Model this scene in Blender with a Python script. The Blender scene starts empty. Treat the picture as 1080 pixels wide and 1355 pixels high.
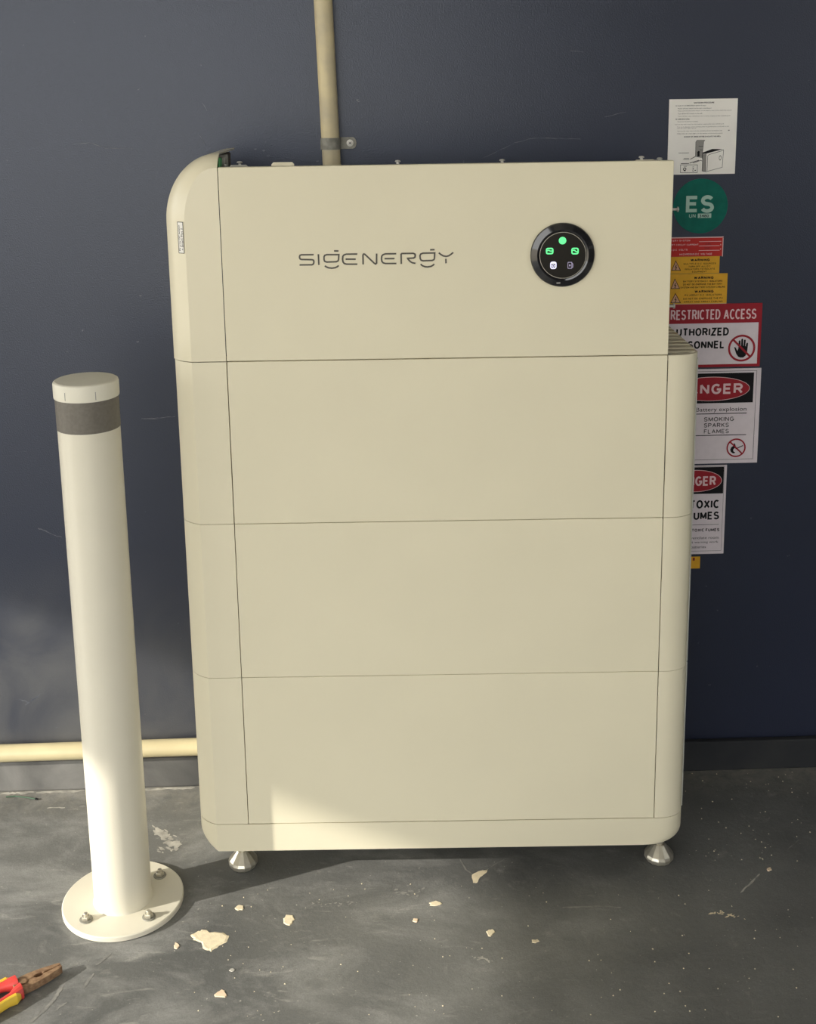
import bpy, bmesh, math, random
from mathutils import Vector, Matrix, Euler
import mathutils.geometry as mg
random.seed(7)
SC = bpy.context.scene
COL = SC.collection
PI = math.pi

# ------------------------------------------------------------------ camera
F_PX, PITCH, ROLL = 1593.7, 0.2104, 0.0153        # focal length in pixels of the 1080x1355 frame
PPX, PPY = 540.0, 460.0                            # principal point (the photograph is an off-centre crop)
CAM = Vector((-0.0616, -1.8612, 1.345))
cd = bpy.data.cameras.new('camera')
cd.sensor_fit = 'VERTICAL'
cd.sensor_height = 36.0
cd.lens = 36.0 * F_PX / 1355.0
cd.shift_y = -(677.5 - PPY) / 1355.0
cd.clip_start = 0.05
cam = bpy.data.objects.new('camera', cd)
COL.objects.link(cam)
cam.matrix_world = Matrix.Translation(CAM) @ Matrix.Rotation(PI / 2 - PITCH, 4, 'X') @ Matrix.Rotation(-ROLL, 4, 'Z')
SC.camera = cam

# ------------------------------------------------------------------ world, sun, exposure
SC.view_settings.view_transform = 'Standard'
SC.view_settings.look = 'None'
SC.view_settings.exposure = 0.0
SC.view_settings.gamma = 1.0
SC.view_settings.use_curve_mapping = False
W = bpy.data.worlds.new('sky')
SC.world = W
W.use_nodes = True
bg = W.node_tree.nodes['Background']
bg.inputs[0].default_value = (0.985, 0.98, 0.955, 1)
bg.inputs[1].default_value = 3.35
SUN_DIR = Vector((0.928, 0.371, -0.41)).normalized()   # the way the light travels
sd = bpy.data.lights.new('sun', 'SUN')
sd.energy = 5.5
sd.angle = math.radians(0.65)
sd.color = (1.0, 0.94, 0.84)
sun = bpy.data.objects.new('sun', sd)
COL.objects.link(sun)
sun.rotation_euler = SUN_DIR.to_track_quat('-Z', 'Y').to_euler()
sun.location = (-4, -3, 3)

# ------------------------------------------------------------------ measuring helpers
def ray(px, py):
    a, b = px - PPX, py - PPY
    cr, sr = math.cos(ROLL), math.sin(ROLL)
    u, v = a * cr - b * sr, a * sr + b * cr
    c, s = math.cos(PITCH), math.sin(PITCH)
    up = -v / F_PX
    return Vector((u / F_PX, c + up * s, up * c - s))
def on_floor(px, py, z=0.0):
    r = ray(px, py); return CAM + r * ((z - CAM.z) / r.z)
def on_front(px, py, y=0.0):
    r = ray(px, py); return CAM + r * ((y - CAM.y) / r.y)
WALL_Y, WALL_A = 0.325, 0.026
WT = Vector((math.cos(WALL_A), math.sin(WALL_A), 0))
WN = Vector((math.sin(WALL_A), -math.cos(WALL_A), 0))     # out of the wall, to the room
WO = Vector((0, WALL_Y, 0))
def on_wall(px, py, off=0.0):
    r = ray(px, py); o = WO + WN * off
    p = CAM + r * ((o - CAM).dot(WN) / r.dot(WN))
    return (p - WO).dot(WT), p.z
def wall_pt(u, z, off=0.0):
    return WO + WT * u + WN * off + Vector((0, 0, z))

# ------------------------------------------------------------------ materials
def mat(name, col, rough=0.5, metal=0.0, var=0.0, vscale=8.0, bump=0.0, bscale=300.0, col2=None, emit=None, estr=0.0, spec=0.5, detail=4.0):
    m = bpy.data.materials.new(name); m.use_nodes = True
    nt = m.node_tree; b = nt.nodes['Principled BSDF']
    b.inputs['Base Color'].default_value = (*col, 1)
    b.inputs['Roughness'].default_value = rough
    b.inputs['Metallic'].default_value = metal
    b.inputs['Specular IOR Level'].default_value = spec
    tc = nt.nodes.new('ShaderNodeTexCoord')
    if var or col2:
        n = nt.nodes.new('ShaderNodeTexNoise'); n.inputs['Scale'].default_value = vscale; n.inputs['Detail'].default_value = detail
        nt.links.new(tc.outputs['Object'], n.inputs['Vector'])
        mx = nt.nodes.new('ShaderNodeMix'); mx.data_type = 'RGBA'
        c2 = col2 if col2 else tuple(c * (1 - var) for c in col)
        mx.inputs[6].default_value = (*col, 1); mx.inputs[7].default_value = (*c2, 1)
        rp = nt.nodes.new('ShaderNodeMapRange'); rp.inputs[1].default_value = 0.35; rp.inputs[2].default_value = 0.65
        nt.links.new(n.outputs[0], rp.inputs[0]); nt.links.new(rp.outputs[0], mx.inputs[0])
        nt.links.new(mx.outputs[2], b.inputs['Base Color'])
    if bump:
        n2 = nt.nodes.new('ShaderNodeTexNoise'); n2.inputs['Scale'].default_value = bscale; n2.inputs['Detail'].default_value = 3
        nt.links.new(tc.outputs['Object'], n2.inputs['Vector'])
        bp = nt.nodes.new('ShaderNodeBump'); bp.inputs['Strength'].default_value = bump; bp.inputs['Distance'].default_value = 0.001
        nt.links.new(n2.outputs[0], bp.inputs['Height']); nt.links.new(bp.outputs[0], b.inputs['Normal'])
    if emit:
        b.inputs['Emission Color'].default_value = (*emit, 1); b.inputs['Emission Strength'].default_value = estr
    return m

M = {}
M['white'] = mat('cream_powder_coat', (0.79, 0.735, 0.55), 0.5, var=0.03, vscale=6, bump=0.10, bscale=900)
M['white2'] = mat('cream_cover_plastic', (0.79, 0.735, 0.555), 0.5, var=0.03, vscale=6, bump=0.06, bscale=900)
M['capwhite'] = mat('glossy_cream_cap', (0.79, 0.735, 0.555), 0.26, var=0.03, vscale=6, bump=0.04, bscale=900)
M['steelcase'] = mat('grey_white_case', (0.62, 0.62, 0.56), 0.35, var=0.05)
M['dark'] = mat('dark_body', (0.03, 0.03, 0.032), 0.6, var=0.2)
M['grey'] = mat('grey_plastic', (0.42, 0.41, 0.36), 0.5, var=0.15, vscale=30)
M['brown'] = mat('brown_grey_insert', (0.10, 0.08, 0.06), 0.6, var=0.3, vscale=60)
M['pcb'] = mat('green_terminal', (0.10, 0.42, 0.14), 0.4, var=0.2, vscale=60)
M['logo'] = mat('logo_print', (0.085, 0.078, 0.06), 0.5, var=0.1)
M['bollard'] = mat('bollard_powder_coat', (0.75, 0.71, 0.585), 0.33, var=0.03, vscale=10, bump=0.12, bscale=500)
M['cap'] = mat('bollard_cap', (0.78, 0.75, 0.63), 0.5, var=0.05, vscale=20, bump=0.1, bscale=400)
M['band'] = mat('grey_reflective_band', (0.165, 0.15, 0.125), 0.5, var=0.15, vscale=200, bump=0.2, bscale=900)
M['steel'] = mat('brushed_steel', (0.70, 0.66, 0.55), 0.30, 0.75, var=0.15, vscale=40, bump=0.1, bscale=300)
M['galv'] = mat('galvanised_strap', (0.33, 0.32, 0.27), 0.5, 0.15, var=0.35, vscale=90, bump=0.2, bscale=300)
M['screw'] = mat('zinc_screw', (0.72, 0.70, 0.64), 0.4, 0.35, var=0.1, vscale=50)
M['pvc'] = mat('cream_pvc', (0.66, 0.575, 0.35), 0.38, var=0.12, vscale=14, bump=0.08, bscale=200)
M['pvc_top'] = mat('dusty_cream_pvc', (0.70, 0.60, 0.36), 0.45, col2=(0.55, 0.48, 0.32), vscale=22, bump=0.08, bscale=200)
M['gloss'] = mat('glossy_black_rim', (0.012, 0.012, 0.014), 0.07, var=0.1, spec=0.9)
M['glass'] = mat('black_display_glass', (0.014, 0.012, 0.009), 0.35, var=0.1, spec=0.22)
M['thinrim'] = mat('silver_rim_line', (0.5, 0.48, 0.42), 0.3, 0.8, var=0.1)
M['led_green'] = mat('green_led', (0.1, 0.6, 0.2), 0.5, emit=(0.12, 0.85, 0.30), estr=0.9, var=0.01)
M['led_white'] = mat('white_led', (0.6, 0.6, 0.7), 0.5, emit=(0.72, 0.70, 0.95), estr=0.9, var=0.01)
M['led_dim'] = mat('dim_led', (0.3, 0.28, 0.4), 0.5, emit=(0.38, 0.33, 0.5), estr=0.55, var=0.01)
M['paper'] = mat('sticker_paper', (0.90, 0.88, 0.83), 0.6, var=0.04, vscale=30, spec=0.2)
M['vinyl'] = mat('white_sign_vinyl', (0.74, 0.67, 0.71), 0.45, var=0.05, vscale=60, spec=0.2)
M['red'] = mat('sign_red', (0.34, 0.020, 0.032), 0.45, var=0.08, vscale=60, spec=0.2)
M['redlab'] = mat('label_red', (0.56, 0.035, 0.03), 0.45, var=0.08, vscale=60, spec=0.2)
M['yellow'] = mat('label_yellow', (0.78, 0.42, 0.035), 0.5, var=0.1, vscale=60, spec=0.2)
M['yedge'] = mat('label_pale_edge', (0.60, 0.42, 0.22), 0.4, var=0.05)
M['green'] = mat('round_sign_green', (0.006, 0.15, 0.115), 0.35, var=0.15, vscale=60, spec=0.2)
M['mint'] = mat('print_pale_green', (0.42, 0.62, 0.54), 0.4, var=0.04, spec=0.2)
M['ink'] = mat('black_ink', (0.010, 0.010, 0.012), 0.6, var=0.1, spec=0.15)
M['greyink'] = mat('grey_ink', (0.30, 0.29, 0.27), 0.5, var=0.1)
M['pinkwhite'] = mat('white_print', (0.78, 0.56, 0.58), 0.4, var=0.04, spec=0.2)
M['palepink'] = mat('triangle_fill', (0.62, 0.36, 0.22), 0.4, var=0.04, spec=0.2)
M['redink'] = mat('dark_red_ink', (0.22, 0.01, 0.012), 0.5, var=0.1)
M['rust'] = mat('rusty_jaw_steel', (0.40, 0.26, 0.15), 0.55, 0.2, col2=(0.22, 0.125, 0.07), vscale=120, bump=0.3, bscale=400)
M['gripred'] = mat('red_grip', (0.62, 0.06, 0.05), 0.4, var=0.15, vscale=50, bump=0.1)
M['gripyel'] = mat('yellow_grip', (0.86, 0.58, 0.06), 0.4, var=0.12, vscale=50, bump=0.1)
M['plaster'] = mat('pale_plaster', (0.86, 0.75, 0.53), 0.8, var=0.12, vscale=120, bump=0.2, bscale=300)
M['pinkchip'] = mat('pinkish_chip', (0.84, 0.66, 0.47), 0.8, var=0.12, vscale=120, bump=0.2, bscale=300)
M['scuff'] = mat('pale_scuff', (0.30, 0.295, 0.27), 0.85, col2=(0.17, 0.17, 0.16), vscale=60)
M['scuffw'] = mat('whitish_scuff', (0.55, 0.53, 0.47), 0.85, col2=(0.30, 0.29, 0.26), vscale=45)
M['wallscuff'] = mat('wall_scratch', (0.17, 0.18, 0.20), 0.7, col2=(0.07, 0.08, 0.11), vscale=60)
M['wire'] = mat('green_wire', (0.055, 0.11, 0.065), 0.6, var=0.3)

def sun_and_dust(nt, src, b, col, ztop):
    """lighter lower left: sun patch painted into the colour, along with dusty scuffs"""
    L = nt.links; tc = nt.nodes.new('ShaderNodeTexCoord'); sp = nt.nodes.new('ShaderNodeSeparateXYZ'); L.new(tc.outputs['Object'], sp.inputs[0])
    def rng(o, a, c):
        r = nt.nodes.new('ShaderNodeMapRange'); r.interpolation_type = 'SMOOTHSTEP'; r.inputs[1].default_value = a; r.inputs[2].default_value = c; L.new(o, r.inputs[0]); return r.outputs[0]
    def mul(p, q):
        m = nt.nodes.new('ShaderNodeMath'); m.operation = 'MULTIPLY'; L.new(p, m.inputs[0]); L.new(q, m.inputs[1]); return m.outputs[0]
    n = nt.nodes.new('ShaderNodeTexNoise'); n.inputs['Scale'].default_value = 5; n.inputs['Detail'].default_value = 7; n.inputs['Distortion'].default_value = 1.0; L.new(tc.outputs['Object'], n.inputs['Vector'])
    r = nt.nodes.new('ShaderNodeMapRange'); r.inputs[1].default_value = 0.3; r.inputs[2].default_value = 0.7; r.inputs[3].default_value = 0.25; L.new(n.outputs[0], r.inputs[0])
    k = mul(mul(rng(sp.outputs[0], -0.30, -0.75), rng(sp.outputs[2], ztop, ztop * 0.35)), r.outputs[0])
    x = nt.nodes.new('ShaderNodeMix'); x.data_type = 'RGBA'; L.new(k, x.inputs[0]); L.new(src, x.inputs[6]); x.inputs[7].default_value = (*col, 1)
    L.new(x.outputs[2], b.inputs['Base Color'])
def wall_material():
    m = bpy.data.materials.new('navy_painted_wall'); m.use_nodes = True
    nt = m.node_tree; b = nt.nodes['Principled BSDF']; L = nt.links
    tc = nt.nodes.new('ShaderNodeTexCoord')
    n = nt.nodes.new('ShaderNodeTexNoise'); n.inputs['Scale'].default_value = 2.2; n.inputs['Detail'].default_value = 6
    L.new(tc.outputs['Object'], n.inputs['Vector'])
    r = nt.nodes.new('ShaderNodeValToRGB')
    r.color_ramp.elements[0].position = 0.35; r.color_ramp.elements[0].color = (0.012, 0.016, 0.034, 1)
    r.color_ramp.elements[1].position = 0.70; r.color_ramp.elements[1].color = (0.016, 0.020, 0.041, 1)
    L.new(n.outputs[0], r.inputs[0])
    # sparse pale specks
    v = nt.nodes.new('ShaderNodeTexNoise'); v.inputs['Scale'].default_value = 75; v.inputs['Detail'].default_value = 2
    L.new(tc.outputs['Object'], v.inputs['Vector'])
    mr = nt.nodes.new('ShaderNodeMapRange'); mr.inputs[1].default_value = 0.735; mr.inputs[2].default_value = 0.80; mr.inputs[4].default_value = 0.5
    L.new(v.outputs[0], mr.inputs[0])
    mx = nt.nodes.new('ShaderNodeMix'); mx.data_type = 'RGBA'; mx.inputs[7].default_value = (0.18, 0.19, 0.21, 1)
    L.new(mr.outputs[0], mx.inputs[0]); L.new(r.outputs[0], mx.inputs[6]); sun_and_dust(nt, mx.outputs[2], b, (0.13, 0.13, 0.128), 0.52)  # paints the low sun patch over a dusty wall foot
    f = nt.nodes.new('ShaderNodeTexNoise'); f.inputs['Scale'].default_value = 420; f.inputs['Detail'].default_value = 2
    L.new(tc.outputs['Object'], f.inputs['Vector'])
    bp = nt.nodes.new('ShaderNodeBump'); bp.inputs['Strength'].default_value = 0.35; bp.inputs['Distance'].default_value = 0.0012
    L.new(f.outputs[0], bp.inputs['Height']); L.new(bp.outputs[0], b.inputs['Normal'])
    b.inputs['Roughness'].default_value = 0.36; b.inputs['Specular IOR Level'].default_value = 0.85; b.inputs['Specular Tint'].default_value = (0.82, 0.88, 1.0, 1)
    return m
M['wall'] = wall_material()
M['skirt'] = mat('dark_skirting_paint', (0.022, 0.024, 0.028), 0.75, col2=(0.036, 0.037, 0.038), vscale=9, spec=0.3, bump=0.3, bscale=200, detail=8)

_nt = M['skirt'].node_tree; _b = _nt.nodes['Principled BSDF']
sun_and_dust(_nt, _b.inputs['Base Color'].links[0].from_socket, _b, (0.25, 0.245, 0.23), 0.4)  # left end of the skirting painted lighter for sun, dusty too

def floor_material():
    m = bpy.data.materials.new('scuffed_grey_concrete_floor'); m.use_nodes = True
    nt = m.node_tree; b = nt.nodes['Principled BSDF']; L = nt.links
    tc = nt.nodes.new('ShaderNodeTexCoord')
    def noise(scale, detail, dist=0.0, rough=0.5, stretch=None):
        n = nt.nodes.new('ShaderNodeTexNoise'); n.inputs['Scale'].default_value = scale
        n.inputs['Detail'].default_value = detail; n.inputs['Distortion'].default_value = dist; n.inputs['Roughness'].default_value = rough
        if stretch:
            mp = nt.nodes.new('ShaderNodeMapping'); mp.inputs['Scale'].default_value = stretch[0]; mp.inputs['Rotation'].default_value = (0, 0, stretch[1])
            L.new(tc.outputs['Object'], mp.inputs['Vector']); L.new(mp.outputs[0], n.inputs['Vector'])
        else:
            L.new(tc.outputs['Object'], n.inputs['Vector'])
        return n.outputs[0]
    def rng(src, a, c, lo=0.0, hi=1.0):
        r = nt.nodes.new('ShaderNodeMapRange'); r.inputs[1].default_value = a; r.inputs[2].default_value = c
        r.inputs[3].default_value = lo; r.inputs[4].default_value = hi; L.new(src, r.inputs[0]); return r.outputs[0]
    def mix(fac, A, B):
        x = nt.nodes.new('ShaderNodeMix'); x.data_type = 'RGBA'
        if isinstance(fac, float): x.inputs[0].default_value = fac
        else: L.new(fac, x.inputs[0])
        for s, val in ((6, A), (7, B)):
            if isinstance(val, tuple): x.inputs[s].default_value = (*val, 1)
            else: L.new(val, x.inputs[s])
        return x.outputs[2]
    c = mix(rng(noise(3.2, 6, 0.6), 0.35, 0.68), (0.118, 0.121, 0.117), (0.185, 0.187, 0.177))
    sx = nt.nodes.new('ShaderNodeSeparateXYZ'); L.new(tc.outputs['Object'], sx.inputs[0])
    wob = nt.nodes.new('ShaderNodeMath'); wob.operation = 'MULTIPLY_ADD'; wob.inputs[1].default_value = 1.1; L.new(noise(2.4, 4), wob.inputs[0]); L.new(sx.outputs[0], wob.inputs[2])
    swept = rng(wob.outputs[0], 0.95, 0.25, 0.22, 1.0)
    def times(p, q):
        m_ = nt.nodes.new('ShaderNodeMath'); m_.operation = 'MULTIPLY'; L.new(p, m_.inputs[0]); L.new(q, m_.inputs[1]); return m_.outputs[0]
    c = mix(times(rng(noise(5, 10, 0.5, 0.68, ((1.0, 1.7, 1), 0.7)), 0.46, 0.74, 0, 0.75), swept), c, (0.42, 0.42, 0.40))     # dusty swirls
    c = mix(rng(noise(26, 6, 0.4, 0.7), 0.60, 0.75, 0, 0.40), c, (0.38, 0.37, 0.335))
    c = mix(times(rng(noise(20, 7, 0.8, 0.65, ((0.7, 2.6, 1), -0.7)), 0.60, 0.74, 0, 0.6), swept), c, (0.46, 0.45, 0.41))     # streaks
    c = mix(rng(noise(150, 3), 0.70, 0.76, 0, 0.8), c, (0.58, 0.56, 0.49))                                      # specks
    c = mix(rng(noise(380, 2), 0.30, 0.70, 0, 0.25), c, (0.045, 0.046, 0.046))
    # worn dusty edge along the foot of the wall
    sp = nt.nodes.new('ShaderNodeSeparateXYZ'); L.new(tc.outputs['Object'], sp.inputs[0])
    ad = nt.nodes.new('ShaderNodeMath'); ad.operation = 'MULTIPLY_ADD'; ad.inputs[1].default_value = -0.026
    L.new(sp.outputs[0], ad.inputs[0]); L.new(sp.outputs[1], ad.inputs[2])
    ed = rng(ad.outputs[0], 0.20, 0.31, 0, 1)
    nz = rng(noise(34, 8, 0.5, 0.7), 0.35, 0.75, 0, 0.55)
    mu = nt.nodes.new('ShaderNodeMath'); mu.operation = 'MULTIPLY'; L.new(ed, mu.inputs[0]); L.new(nz, mu.inputs[1])
    c = mix(mu.outputs[0], c, (0.42, 0.39, 0.32))
    L.new(c, b.inputs['Base Color'])
    b.inputs['Roughness'].default_value = 0.55
    rr = rng(noise(9, 5), 0.3, 0.7, 0.42, 0.68); L.new(rr, b.inputs['Roughness'])
    bp = nt.nodes.new('ShaderNodeBump'); bp.inputs['Strength'].default_value = 0.35; bp.inputs['Distance'].default_value = 0.002
    L.new(noise(90, 8, 0.2, 0.65), bp.inputs['Height']); L.new(bp.outputs[0], b.inputs['Normal'])
    return m
M['floor'] = floor_material()
M['outer'] = mat('plain_render', (0.12, 0.12, 0.12), 0.8, var=0.1, vscale=3)
M['ceil'] = mat('dark_ceiling', (0.60, 0.59, 0.56), 0.8, var=0.05, vscale=3)
M['ground'] = mat('paved_yard', (0.50, 0.45, 0.36), 0.85, var=0.2, vscale=2)

# ------------------------------------------------------------------ object helpers
def link(name, bm, m, parent=None, smooth=False, bevel=0.0, loc=None, rotz=0.0, seg=2):
    me = bpy.data.meshes.new(name)
    bmesh.ops.recalc_face_normals(bm, faces=bm.faces[:])
    bm.to_mesh(me); bm.free()
    me.materials.append(m)
    o = bpy.data.objects.new(name, me); COL.objects.link(o)
    if smooth:
        for p in me.polygons: p.use_smooth = True
        try: me.set_sharp_from_angle(angle=math.radians(25))
        except Exception: pass
    if bevel:
        md = o.modifiers.new('bevel', 'BEVEL'); md.width = bevel; md.segments = seg; md.limit_method = 'ANGLE'; md.angle_limit = math.radians(40)
    if parent is not None: o.parent = parent
    if loc is not None: o.location = loc
    if rotz: o.rotation_euler = (0, 0, rotz)
    return o
def thing(name, label, cat, loc=(0, 0, 0), rotz=0.0, group=None):
    o = bpy.data.objects.new(name, None); COL.objects.link(o)
    o.empty_display_size = 0.05
    o.location = loc; o.rotation_euler = (0, 0, rotz)
    return tag(o, label, cat, group)
def tag(o, label, cat, group=None):
    o['label'] = label; o['category'] = cat
    if group: o['group'] = group
    return o
def structure(o):
    o['kind'] = 'structure'; return o
def box(bm, x0, x1, y0, y1, z0, z1):
    v = [bm.verts.new((x, y, z)) for x in (x0, x1) for y in (y0, y1) for z in (z0, z1)]
    for f in ((0, 1, 3, 2), (4, 6, 7, 5), (0, 4, 5, 1), (2, 3, 7, 6), (0, 2, 6, 4), (1, 5, 7, 3)):
        bm.faces.new([v[i] for i in f])
def B(x0, x1, y0, y1, z0, z1):
    bm = bmesh.new(); box(bm, x0, x1, y0, y1, z0, z1); return bm
def prism_xy(pts, z0, z1):
    bm = bmesh.new()
    lo = [bm.verts.new((x, y, z0)) for x, y in pts]; hi = [bm.verts.new((x, y, z1)) for x, y in pts]
    n = len(pts); bm.faces.new(lo); bm.faces.new(hi)
    for i in range(n): bm.faces.new((lo[i], lo[(i + 1) % n], hi[(i + 1) % n], hi[i]))
    return bm
def lathe(prof, n=32, center=(0, 0, 0), bm=None, axis='z'):
    bm = bm or bmesh.new(); rings = []
    for r, h in prof:
        if r < 1e-6:
            rings.append([(0.0, 0.0, h)])
        else:
            rings.append([(r * math.cos(2 * PI * k / n), r * math.sin(2 * PI * k / n), h) for k in range(n)])
    def tr(p):
        x, y, z = p
        if axis == '-y': x, y, z = x, -z, y
        if axis == 'x': x, y, z = z, x, y
        return bm.verts.new((x + center[0], y + center[1], z + center[2]))
    V = [[tr(p) for p in ring] for ring in rings]
    for a, b in zip(V, V[1:]):
        if len(a) == 1 and len(b) == 1: continue
        for k in range(n):
            k2 = (k + 1) % n
            if len(a) == 1: bm.faces.new((a[0], b[k2], b[k]))
            elif len(b) == 1: bm.faces.new((a[k], a[k2], b[0]))
            else: bm.faces.new((a[k], a[k2], b[k2], b[k]))
    if len(V[0]) > 1: bm.faces.new(V[0])
    if len(V[-1]) > 1: bm.faces.new(V[-1])
    return bm
def tube(bm, p0, p1, r0, r1=None, n=16):
    r1 = r0 if r1 is None else r1
    p0, p1 = Vector(p0), Vector(p1); d = (p1 - p0).normalized()
    a = d.orthogonal().normalized(); b = d.cross(a)
    A = [bm.verts.new(p0 + (a * math.cos(2 * PI * k / n) + b * math.sin(2 * PI * k / n)) * r0) for k in range(n)]
    C = [bm.verts.new(p1 + (a * math.cos(2 * PI * k / n) + b * math.sin(2 * PI * k / n)) * r1) for k in range(n)]
    bm.faces.new(A); bm.faces.new(C)
    for k in range(n): bm.faces.new((A[k], A[(k + 1) % n], C[(k + 1) % n], C[k]))
# flat print: polygons in (u, z) laid at depth d in front of a plane (local y = -d), a hair thick
def poly(bm, pts, d, th=0.00012):
    v = [bm.verts.new((x, -d, z)) for x, z in pts]
    bm.faces.new(v)
def rect(bm, x0, z0, x1, z1, d): poly(bm, [(x0, z0), (x1, z0), (x1, z1), (x0, z1)], d)
def disc(bm, cx, cz, rx, rz, d, n=40): poly(bm, [(cx + rx * math.cos(2 * PI * k / n), cz + rz * math.sin(2 * PI * k / n)) for k in range(n)], d)
def ring(bm, cx, cz, r, w, d, n=48, sq=1.0):
    a = [bm.verts.new((cx + r * math.cos(2 * PI * k / n), -d, cz + sq * r * math.sin(2 * PI * k / n))) for k in range(n)]
    b = [bm.verts.new((cx + (r - w) * math.cos(2 * PI * k / n), -d, cz + sq * (r - w) * math.sin(2 * PI * k / n))) for k in range(n)]
    for k in range(n): bm.faces.new((a[k], a[(k + 1) % n], b[(k + 1) % n], b[k]))
_lay = [0]
def stroke(bm, pts, w, d):
    """a ribbon of constant width along a polyline, mitred, as one strip of quads"""
    P = []
    for p in pts:
        if not P or math.hypot(p[0] - P[-1][0], p[1] - P[-1][1]) > 1e-7: P.append(p)
    for i in range(1, len(P) - 1):                       # very sharp corners: two overlapping ribbons
        a0 = math.atan2(P[i][1] - P[i - 1][1], P[i][0] - P[i - 1][0]); a1 = math.atan2(P[i + 1][1] - P[i][1], P[i + 1][0] - P[i][0])
        if math.cos(a1 - a0) < -0.55:
            stroke(bm, P[:i + 1], w, d); stroke(bm, P[i:], w, d); return
    n = len(P)
    if n < 2: return
    closed = n > 3 and math.hypot(P[0][0] - P[-1][0], P[0][1] - P[-1][1]) < 1e-7
    if closed: P = P[:-1]; n -= 1
    _lay[0] = (_lay[0] + 1) % 12; d += _lay[0] * 0.000006
    def nrm(p, q):
        l = math.hypot(q[0] - p[0], q[1] - p[1]); return (-(q[1] - p[1]) / l, (q[0] - p[0]) / l)
    A, C = [], []
    for i in range(n):
        n0 = nrm(P[i - 1], P[i]) if (i > 0 or closed) else None
        n1 = nrm(P[i], P[(i + 1) % n]) if (i < n - 1 or closed) else None
        if n0 and n1:
            mx, mz = n0[0] + n1[0], n0[1] + n1[1]; l2 = mx * mx + mz * mz
            if l2 < 0.30: mx, mz, l2 = n1[0], n1[1], 2.0
            k = min(2.0 / l2, 2.4); mx, mz = mx * k, mz * k
        else: mx, mz = n0 or n1
        x, z = P[i]
        A.append(bm.verts.new((x + mx * w / 2, -d, z + mz * w / 2))); C.append(bm.verts.new((x - mx * w / 2, -d, z - mz * w / 2)))
    for i in range(n if closed else n - 1):
        j = (i + 1) % n; bm.faces.new((A[i], A[j], C[j], C[i]))
def frame(bm, x0, z0, x1, z1, w, d):
    rect(bm, x0, z0, x1, z0 + w, d); rect(bm, x0, z1 - w, x1, z1, d)
    rect(bm, x0, z0 + w, x0 + w, z1 - w, d); rect(bm, x1 - w, z0 + w, x1, z1 - w, d)
_text = {}
def text_mesh(s, bold):
    k = (s, bold)
    if k not in _text:
        c = bpy.data.curves.new('lettering', 'FONT'); c.body = s; c.size = 1.0; c.resolution_u = 3
        c.offset = 0.012 if bold else 0.0
        if bold: c.space_character = 1.04
        o = bpy.data.objects.new('lettering', c); COL.objects.link(o)
        dg = bpy.context.evaluated_depsgraph_get()
        me = o.evaluated_get(dg).to_mesh()
        vs = [tuple(v.co) for v in me.vertices]; fs = [tuple(p.vertices) for p in me.polygons]
        o.to_mesh_clear() if False else None
        bpy.data.objects.remove(o); bpy.data.curves.remove(c)
        _text[k] = (vs, fs)
    return _text[k]
def text(bm, s, x0, z0, x1, z1, d, bold=False, rot=False):
    vs, fs = text_mesh(s, bold)
    ax, bx = min(v[0] for v in vs), max(v[0] for v in vs)
    ay, by = min(v[1] for v in vs), max(v[1] for v in vs)
    V = []
    for x, y, _ in vs:
        u, v = (x - ax) / (bx - ax), (y - ay) / (by - ay)
        if rot: u, v = 1 - v, u            # reading upwards
        V.append(bm.verts.new((x0 + u * (x1 - x0), -d, z0 + v * (z1 - z0))))
    for f in fs:
        try: bm.faces.new([V[i] for i in f])
        except ValueError: pass

def arc(cx, cy, rx, ry, a0, a1, n=9):
    return [(cx + rx * math.cos(math.radians(a0 + (a1 - a0) * k / n)), cy + ry * math.sin(math.radians(a0 + (a1 - a0) * k / n))) for k in range(n + 1)]
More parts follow.
